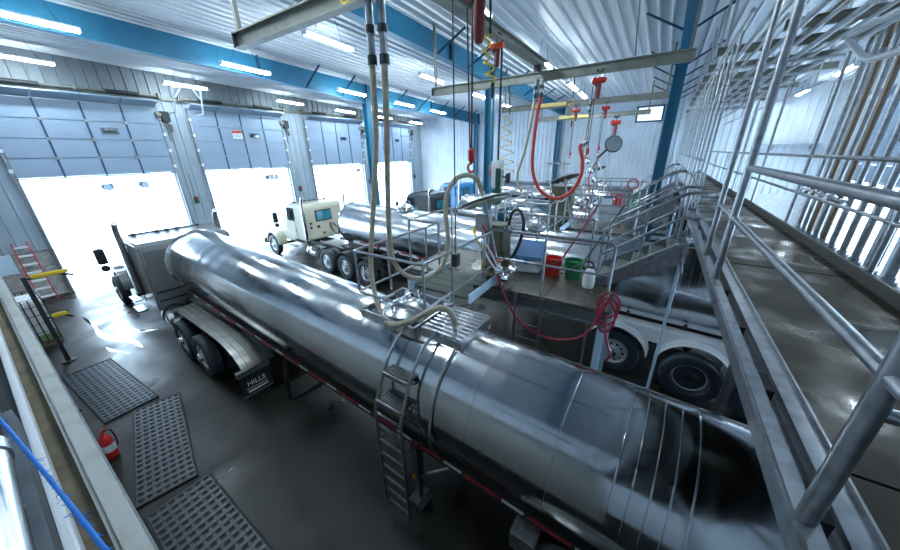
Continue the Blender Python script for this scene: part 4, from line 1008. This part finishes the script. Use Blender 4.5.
T(spline([(5.7, 2.5, 3.05), (5.45, 2.2, 2.95), (5.4, 2.0, 3.25), (5.5, 1.95, 3.65), (5.65, 2.1, 3.88), (5.8, 2.3, 3.8), (5.85, 2.4, 3.5)], 8), .03, 8).build('hose', 'rubber', bh)
MB().lathe([(.04, -.05), (.04, .05)], 'z', (5.85, 2.4, 3.5), 10).build('coupling', 'galv', bh)
rh = thing('red_hose', 'dark red hose hanging from the cage rail to the ladder', 'hose')
T(spline([(5.0, 2.55, 3.7), (4.92, 2.35, 3.4), (4.8, 2.15, 2.9), (4.72, 1.8, 2.3), (4.72, 1.45, 2.0), (4.75, 1.0, 1.93), (4.78, .6, 2.1), (4.8, .4, 2.5), (4.82, .3, 2.85)], 8), .02, 8).build('hose', 'pink_hose', rh)
MB().lathe([(.028, -.06), (.028, .06)], 'z', (5.0, 2.55, 3.72), 10).build('coupling', 'galv', rh)
rc2 = thing('coiled_red_hose', 'bright red hose coiled on the platform corner post', 'hose')
for k in range(3):
    T([(4.83-.012*k, .3+(.15-.015*k)*math.cos(a), 2.72-.1*k+(.2+.03*k)*math.sin(a)) for a in [i*math.pi/10 for i in range(20)]], .018, 6, closed=True).build('hose_loop', 'pink_hose', rc2)
T(spline([(4.8, .3, 2.4), (4.78, .22, 2.1), (4.8, .15, 1.9), (4.82, .2, 1.75)]), .018, 6).build('tail', 'pink_hose', rc2)
MB().bar((4.9, .3, 2.9), (4.78, .3, 2.93), .03, .03).build('hook', 'galv', rc2, smooth=False)
yh = thing('yellow_hose', 'short yellow air hose tangled on the gangway corner', 'hose')
T(spline([(4.8, 2.6, 3.62), (4.72, 2.5, 3.45), (4.85, 2.4, 3.2), (4.8, 2.45, 2.95), (4.95, 2.3, 2.78)]), .014, 6).build('hose', 'yellow', yh)
T([(4.8+.05*math.cos(a), 2.6, 3.62+.05*math.sin(a)) for a in [i*math.pi/6 for i in range(12)]], .014, 6, closed=True).build('knot', 'yellow', yh)

# white spray hose cluster on the gangway
vc = thing('valve_cluster', 'cluster of silver sanitary valves and white hoses by the gangway', 'valves')
for k, (x, y, z) in enumerate(((4.75, 1.95, 2.85), (4.95, 1.9, 2.95), (4.7, 2.05, 3.0), (4.9, 2.1, 2.8))):
    v = MB().lathe([(.05, -.07), (.075, -.05), (.075, .05), (.05, .07)], 'y', (x, y, z), 14).build('valve', 'polished', vc)
    T([(x, y, z), (x+.02, y, z+.16)], .015, 6).build('stem', 'polished', v)
    MB().lathe([(.05, 0), (.05, .015)], 'z', (x+.02, y, z+.16), 12).build('knob', 'red' if k == 2 else 'polished', v)
T(spline([(4.7, 2.05, 3.0), (4.62, 2.2, 3.35), (4.72, 2.4, 3.5), (4.8, 2.35, 3.2), (4.78, 2.1, 2.9)]), .018, 6).build('white_hose', 'white_plastic', vc)
T([(4.82, 1.98, 2.6), (4.82, 1.98, 3.0)], .03, 8).build('riser', 'stainless', vc)

# ------------------------------------------------------------------ milk hoses
def hose(name, label, pts, r, m, ends=True, k=8, cat='hose', top=None, grp=None):
    h = thing(name, label, cat, group=grp)
    P = spline(pts, k); T(P, r, 12).build('hose', m, h)
    if top:
        T(top, r*1.15, 12).build('metal_pipe', 'galv', h)
        q = Vector(top[-1]); MB().lathe([(r*1.5, -.05), (r*1.5, .05)], 'z', q, 14).build('clamp', 'chain', h)
        q = (Vector(top[0])+Vector(top[-1]))/2; MB().lathe([(r*1.45, -.04), (r*1.45, .04)], 'z', q, 14).build('clamp', 'chain', h)
    if ends:
        q = P[-1]; d = (P[-1]-P[-2]).normalized()
        T([q-d*.05, q+d*.08], r*1.35, 12).build('end_coupling', 'polished', h)
    return h
hose('milk_hose', 'long beige hose dropping to the walk pad of the nearest tank', [(3.2, 3.14, 5.95), (3.20, 3.16, 5.75), (3.20, 3.20, 5.14), (3.15, 3.31, 4.31), (3.10, 3.46, 3.39), (3.00, 3.34, 2.95), (2.80, 3.02, 2.76), (2.62, 2.66, 2.79), (2.6, 2.3, 2.95), (2.68, 2.08, 3.10), (2.76, 1.93, 3.16), (2.83, 1.84, 3.07), (2.88, 1.81, 2.86)], .038, 'hose_beige',
     top=[(3.2, 3.12, 6.55), (3.2, 3.14, 5.95)])
hose('milk_hose', 'long beige hose looping up to the hatch lid', [(3.25, 2.99, 5.95), (3.25, 3.01, 5.74), (3.30, 3.10, 5.14), (3.40, 3.28, 4.28), (3.50, 3.41, 3.48), (3.60, 3.35, 3.12), (3.80, 3.20, 2.93), (4.00, 2.99, 2.95), (4.20, 2.86, 3.16), (4.30, 2.84, 3.53), (4.30, 2.87, 3.95), (4.35, 2.87, 4.27), (4.45, 2.78, 4.50), (4.60, 2.66, 4.57), (4.75, 2.57, 4.52), (4.85, 2.53, 4.38), (4.88, 2.5, 4.24)], .04, 'hose_beige',
     top=[(3.25, 2.98, 6.55), (3.25, 2.99, 5.95)])
hose('milk_hose', 'red hose looping down from the second hoist beam', [(8.60, 2.84, 6.2), (8.60, 2.92, 5.43), (8.60, 2.93, 4.58), (8.60, 2.76, 4.07), (8.60, 2.46, 3.79), (8.60, 2.11, 3.76), (8.60, 1.81, 3.98), (8.60, 1.66, 4.35), (8.60, 1.68, 4.70), (8.60, 1.77, 4.99), (8.60, 1.67, 5.08)], .045, 'red_hose', top=[(8.6, 2.84, 6.55), (8.6, 2.84, 6.2)])
hose('milk_hose', 'thin beige hose hanging from the second hoist beam', [(8.60, 2.99, 6.2), (8.60, 3.01, 5.89), (8.60, 3.16, 4.95), (8.60, 3.32, 4.39), (8.60, 3.29, 4.05), (8.60, 3.10, 3.79)], .035, 'hose_beige', top=[(8.6, 2.98, 6.55), (8.6, 2.99, 6.2)])
hose('milk_hose', 'pale hose pair hanging from the third hoist beam', [(14.0, 2.7, 6.3), (14.0, 2.72, 5.4), (13.95, 2.75, 4.4), (13.9, 2.6, 3.4), (13.9, 2.4, 3.2)], .04, 'hose_beige', top=[(14.0, 2.7, 6.7), (14.0, 2.7, 6.3)])
# wet blue bundle on the second tank and the roof tarp
# ------------------------------------------------------------------ second platform equipment
c2 = thing('cabinet', 'tall olive control cabinet on the middle platform', 'cabinet', (11.0, 2.62, 2.6))
B(-.3, .3, -.32, .32, .04, 1.25).build('body', 'olive', c2, bevel=.02)
B(-.315, -.3, -.28, .28, .1, 1.18).build('door', 'olive', c2, bevel=.006)
T(spline([(-.32, .25, 1.0), (-.36, .1, .8), (-.36, -.1, .8), (-.32, -.25, 1.0)]), .02, 6).build('hose_loop', 'white_plastic', c2)
for a in (-.25, .25):
    for b_ in (-.26, .26): B(a-.03, a+.03, b_-.03, b_+.03, 0, .05).build('foot', 'black_metal', c2, smooth=False)
sa = thing('spray_arm', 'round hatch cover on a jointed arm above the middle platform', 'arm')
T([(11.3, 1.75, 2.6), (11.3, 1.75, 4.75)], .04, 10).build('mast', 'galv', sa)
T([(11.3, 1.75, 4.7), (10.9, 1.5, 4.9), (10.6, 1.3, 5.05)], .035, 8).build('arm', 'black_metal', sa)
dk = MB().lathe([(0, .04), (.17, .035), (.2, .0), (.2, -.03), (.17, -.02), (0, -.0)], 'x', (0, 0, 0), 26).build('round_cover', 'far_grey', sa); dk.location = (10.5, 1.27, 5.07); dk.rotation_euler = (0, .2, .35)
T([(0, .21*math.cos(a), .21*math.sin(a)) for a in [i*math.pi/13 for i in range(26)]], .022, 6, closed=True).build('rim', 'black_metal', dk)
T([(10.5, 1.27, 4.82), (10.4, 1.2, 4.6), (10.3, 1.05, 4.5)], .014, 6).build('handle', 'white_plastic', sa)
for k, y in enumerate((1.5, 1.9, 2.1)):
    T(spline([(11.3, 1.75+.03*k, 4.6), (11.1, y, 4.2-.1*k), (11.15, y-.1, 3.6), (11.2, y, 3.1), (11.1, y+.1, 2.7)]), .02, 6).build('hose', ('white_plastic', 'red_hose', 'white_plastic')[k], sa)
for k in range(6):
    z = 3.2+.28*k; MB().lathe([(.06, -.06), (.09, -.03), (.09, .03), (.06, .06)], 'y', (11.2-.05*(k % 2), 1.75+.12*(k % 3), z), 12).build('valve', 'polished', sa)
for k, y in enumerate((2.9, 3.3)):
    T([(11.9, y, 2.6), (11.9, y, 4.6)], .03, 8).build('rack_post', 'galv', sa)
for z in (3.9, 4.5): T([(11.9, 2.7, z), (11.9, 3.5, z)], .025, 8).build('rack_bar', 'galv', sa)
# bins on the farthest platform
for x, y, m, lab in ((15.95, 1.32, 'red', 'red bin on the farthest platform'), (15.95, .80, 'green', 'green bin on the farthest platform')):
    b = thing('bin', lab+' beside the stairs', 'bin', (x, y, 2.6), group='bins on the farthest platform')
    MB().lathe([(0, 0), (.17, 0), (.2, .42), (.215, .42), (.215, .45), (.18, .45), (.15, .03), (0, .03)], 'z', (0, 0, 0), 22).build('body', m, b)
    B(-.03, .03, -.2, .2, .46, .48).build('handle', m, b, smooth=False)
cl = thing('cooler', 'pale cooler with a blue lid on the farthest platform', 'cooler', (15.95, 1.8, 2.6))
B(-.16, .16, -.2, .2, 0, .3).build('body', 'white_plastic', cl, bevel=.03); B(-.17, .17, -.21, .21, .3, .36).build('lid', 'blue_lid', cl, bevel=.02)
rr_ = thing('hose_ring', 'red hose hung in a ring on the farthest platform rail', 'hose')
for k in range(2): T([(15.72, .9+.2*math.cos(a)*(1-.1*k), 3.55+.2*math.sin(a)) for a in [i*math.pi/10 for i in range(20)]], .025, 6, closed=True).build('hose_loop', 'pink_hose', rr_)
T(spline([(15.72, 1.1, 3.5), (15.7, 1.5, 2.95), (15.7, 1.9, 3.5), (15.7, 2.2, 3.7)]), .022, 6).build('tail', 'pink_hose', rr_)

# ------------------------------------------------------------------ near left: parapet, hand rail, rope
pw = thing('wall_parapet', 'low wall below the viewpoint with stained ledge and pale beam', None); pw['kind'] = 'structure'
B(-1.4, -.12, -.5, 19.0, 0, 3.3).build('wall_core', 'block', pw, smooth=False)
B(-.30, -.095, -.4, 18.9, 3.3, 3.36).build('ledge', 'ledge', pw, smooth=False)
MB().bar((-.058, -.4, 3.36), (-.058, 18.9, 3.36), .085, .16).build('pale_beam', 'parapet', pw, bevel=.018)
MB().bar((-.012, -.4, 3.24), (-.012, 18.9, 3.24), .012, .12).build('edge_strip', 'galv', pw, smooth=False)
MB().bar((-.19, -.4, 3.42), (-.19, 18.9, 3.42), .035, .12).build('white_flange', 'white_paint', pw, bevel=.006)
B(-1.4, -.21, -.4, 18.9, 3.3, 3.42).build('dark_trough', 'black_metal', pw, smooth=False)
nr = thing('hand_rail', 'thick steel hand rail at the lower left by the blue rope', 'railing')
T([(-.12, -.25, 4.42), (-.12, .9, 4.42)], .03, 18).build('rail', 'stainless', nr)
T([(-.125, .9, 4.42), (-.125, 1.6, 4.42)], .02, 14).build('thin_rail', 'galv', nr)
T([(-.12, -.25, 4.42), (-.12, -.25, 3.42)], .03, 12).build('post', 'stainless', nr)
T([(-.13, 1.6, 4.42), (-.24, 1.66, 3.42)], .02, 12).build('post', 'galv', nr)
MB().lathe([(.033, -.02), (.033, .02)], 'y', (-.12, .9, 4.42), 18).build('collar', 'galv', nr)
MB().bar((-.105, -.25, 4.28), (-.105, 1.3, 4.28), .02, .05).build('side_bar', 'galv', nr, smooth=False)
rp = thing('rope', 'bright blue frayed rope crossing the hand rail', 'rope')
RP = spline([(-.15, 1.5, 4.44), (-.118, 1.22, 4.455), (-.085, .935, 4.46), (-.06, .71, 4.458), (-.0385, .4985, 4.46), (-.02, .3, 4.45), (-.03, -.1, 4.43)], 10)
T(RP, .0027, 10).build('rope_body', 'blue_rope', rp)
m = MB()
for i in range(140):
    q = RP[random.randrange(18, 45)]; d = Vector((random.uniform(-1, 1), random.uniform(-1, 1), random.uniform(-1, 1))).normalized()
    m.bar(q, q+d*random.uniform(.004, .011), .0006, .0006)
tag(m.build('fray', 'blue_rope', rp, smooth=False), kind='stuff')

# ------------------------------------------------------------------ floor items at the left
def floor_mat(pts, label):
    (ox, oy), rz, lx, ly = pts
    t = thing('floor_mat', label, 'mat', (ox, oy, 0), rz, group='black drainage mats')
    B(0, lx, 0, ly, 0, .012).build('base', 'rubber', t, smooth=False)
    m = MB(); n1, n2 = int(lx/.1), int(ly/.13)
    for i in range(n1+1): m.box(lx*i/n1-.018, lx*i/n1+.018, 0, ly, .012, .022)
    for j in range(n2+1): m.box(0, lx, ly*j/n2-.03, ly*j/n2+.03, .012, .026)
    m.build('grid', 'mat_top', t, smooth=False)
    for q in ((-.03, 0, -.03, ly+.03), (lx, lx+.03, -.03, ly+.03), (0, lx, -.03, 0), (0, lx, ly, ly+.03)): B(*q, 0, .03).build('border', 'rubber', t, smooth=False)
mat('mat_top', (.03, .042, .06), .36)
floor_mat(((.21, 8.42), math.radians(3.4), .80, 2.85), 'black grid floor mat nearest the bay doors')
floor_mat(((-.0, 5.72), math.radians(-13.0), .72, 2.68), 'long dark grid floor mat in the middle of the three')
floor_mat(((.0, 3.2), math.radians(-1), .78, 2.22), 'black grid floor mat nearest the viewpoint')
# water lying on the floor in front of the first truck
pd = MB()
def blob(path):
    L_, R_ = [], []
    for i, (x, y, w) in enumerate(path):
        a = Vector(path[max(i-1, 0)][:2]); b = Vector(path[min(i+1, len(path)-1)][:2]); d = (b-a).normalized(); n = Vector((-d.y, d.x))*w*.31
        L_.append((x+n.x, y+n.y)); R_.append((x-n.x, y-n.y))
    pd.prism(L_+R_[::-1], 'z', .0005, .003)
def smooth_path(p):
    q = spline([(x, y, w) for x, y, w in p], 5); return [(v.x, v.y, max(.03, v.z)) for v in q]
blob(smooth_path([(1.03, 15.4, .05), (1.06, 14.8, .14), (1.08, 14.2, .10), (1.05, 13.5, .2), (1.12, 12.9, .34), (1.3, 12.4, .4), (1.45, 11.9, .25), (1.5, 11.3, .06)]))
blob(smooth_path([(2.05, 15.5, .06), (1.9, 15.1, .16), (1.7, 14.5, .08), (1.55, 14.0, .14), (1.38, 13.7, .2), (1.42, 13.2, .3), (1.6, 12.8, .36), (1.85, 12.4, .2), (2.1, 12.2, .06)]))
blob(smooth_path([(.95, 12.2, .05), (1.0, 11.8, .16), (1.12, 11.5, .10), (1.2, 11.2, .04)]))
mat('water', (.01, .011, .012), .03, spec=.6)
tag(pd.build('puddle', 'water', smooth=False), 'shiny water puddle winding over the floor beside the first truck', 'puddle')
fe = thing('fire_extinguisher', 'red fire extinguisher standing on the floor by the low wall', 'extinguisher', (.07, 7.25, 0))
MB().lathe([(0, 0), (.075, 0), (.085, .03), (.085, .38), (.06, .46), (.03, .49), (.03, .52), (0, .52)], 'z', (0, 0, 0), 20).build('cylinder', 'red', fe)
MB().lathe([(.087, .16), (.087, .3)], 'z', (0, 0, 0), 20).build('label_band', 'white_plastic', fe)
T([(0, 0, .5), (0, 0, .56), (.1, .03, .6)], .014, 6).build('lever', 'red', fe)
T(spline([(0, .02, .53), (.1, .06, .5), (.12, .05, .3), (.1, .04, .15)]), .012, 6).build('hose', 'rubber', fe)
# caged tote, guard post with yellow arms, red ladder against the wall
tt = thing('caged_tote', 'white liquid tote in a dark wire cage by the low wall', 'tote', (-.1, 13.7, 0))
B(.03, .47, .03, 1.07, .14, 1.35).build('bottle', 'white_plastic', tt, bevel=.06)
B(.025, .475, .025, 1.075, .16, .42).build('green_content', 'tote_green', tt, bevel=.05)
for z in (.2, .45, .7, .95, 1.2, 1.42): T([(0, 0, z), (.48, 0, z), (.48, 1.1, z), (0, 1.1, z)], .014, 6, closed=True).build('cage_ring', 'black_metal', tt)
for i in range(5):
    for p in ((.12*i, 0), (.12*i, 1.1)): T([(*p, .12), (*p, 1.42)], .012, 6).build('cage_bar', 'black_metal', tt)
for i in range(1, 5):
    for x in (0, .48): T([(x, .22*i, .12), (x, .22*i, 1.42)], .012, 6).build('cage_bar', 'black_metal', tt)
for y in (.0, .5, 1.0): B(0, .48, y, y+.1, 0, .12).build('pallet_block', 'pallet', tt, smooth=False)
gp = thing('guard_post', 'black floor post with two yellow swing arms', 'post', (.25, 12.2, 0))
T([(0, 0, 0.02), (0, 0, 2.35)], .045, 12).build('pole', 'black_metal', gp)
MB().lathe([(.14, 0), (.14, .025), (.05, .03)], 'z', (0, 0, 0), 16).build('base', 'black_metal', gp)
for z, l in ((2.3, .75), (1.25, .42)):
    T(bend([(0, 0, z), (l*.7, .0, z), (l, .02, z-.12)], .08), .03, 8).build('arm', 'black_metal', gp)
    B(.1, l-.05, -.05, .05, z-.02, z+.07).build('yellow_pad', 'yellow', gp, bevel=.02)
ld = thing('step_ladder', 'red step ladder leaning on the block wall left of the doors', 'ladder', (.48, 18.86, 0))
for s in (0, .42):
    MB().bar((s, -.35, 0), (s+(.04 if s == 0 else -.04), .10, 2.2), .03, .08).build('side_rail', 'red', ld, smooth=False)
for k in range(7):
    t = (k+.6)/7.2; B(.02+.03*t, .40-.03*t, -.35+.45*t-.05, -.35+.45*t+.05, 2.2*t-.03, 2.2*t+.03).build('step', 'white_plastic', ld, smooth=False)
nb = thing('notice_board', 'pale blue board on the block wall behind the red ladder', 'board', (.16, YD-.06, 1.45))
B(-.28, .2, -.02, .01, -.32, .34).build('board', 'bluewhite', nb, bevel=.01); B(-.3, .22, -.012, .0, -.34, .36).build('frame', 'white_paint', nb, smooth=False)

# ------------------------------------------------------------------ faint things out in the snowy yard
def yard_pole(x, y, h, label):
    p = thing('yard_post', label, 'post', (x, y, 0), group='posts in the snowy yard')
    B(-.25, .25, -.25, .25, 0, h).build('post', 'bluewhite', p, smooth=False); B(-.4, .4, -.4, .4, -.01, .3).build('footing', 'far_grey', p, smooth=False)
yard_pole(9.2, 46, 6.5, 'pale blue post far out in the yard seen through first door')
yard_pole(21, 47, 6.5, 'pale blue post far out in the yard seen through second door')
def parked(x, y, l, label, m):
    b = thing('parked_trailer', label, 'trailer', (x, y, 0), group='parked trailers in the yard')
    B(0, l, 0, 2.4, 1.1, 3.6).build('box', m, b, bevel=.05)
    for q in (.8, 1.9, l-1.2): MB().lathe([(.5, -.12), (.5, .12)], 'y', (q, .15, .5), 16).build('wheel', 'tire', b); MB().lathe([(.5, -.12), (.5, .12)], 'y', (q, 2.25, .5), 16).build('wheel', 'tire', b)
    B(.2, l-.2, .6, 1.8, .85, 1.1).build('frame', 'chassis', b, smooth=False)
parked(40, 75, 9, 'grey box trailer parked far across the snowy yard', 'far_grey')
parked(70, 78, 10, 'pale box trailer parked far across the snowy yard', 'white_paint')
parked(14, 80, 7, 'short white box trailer parked beyond the first bay door', 'white_paint')
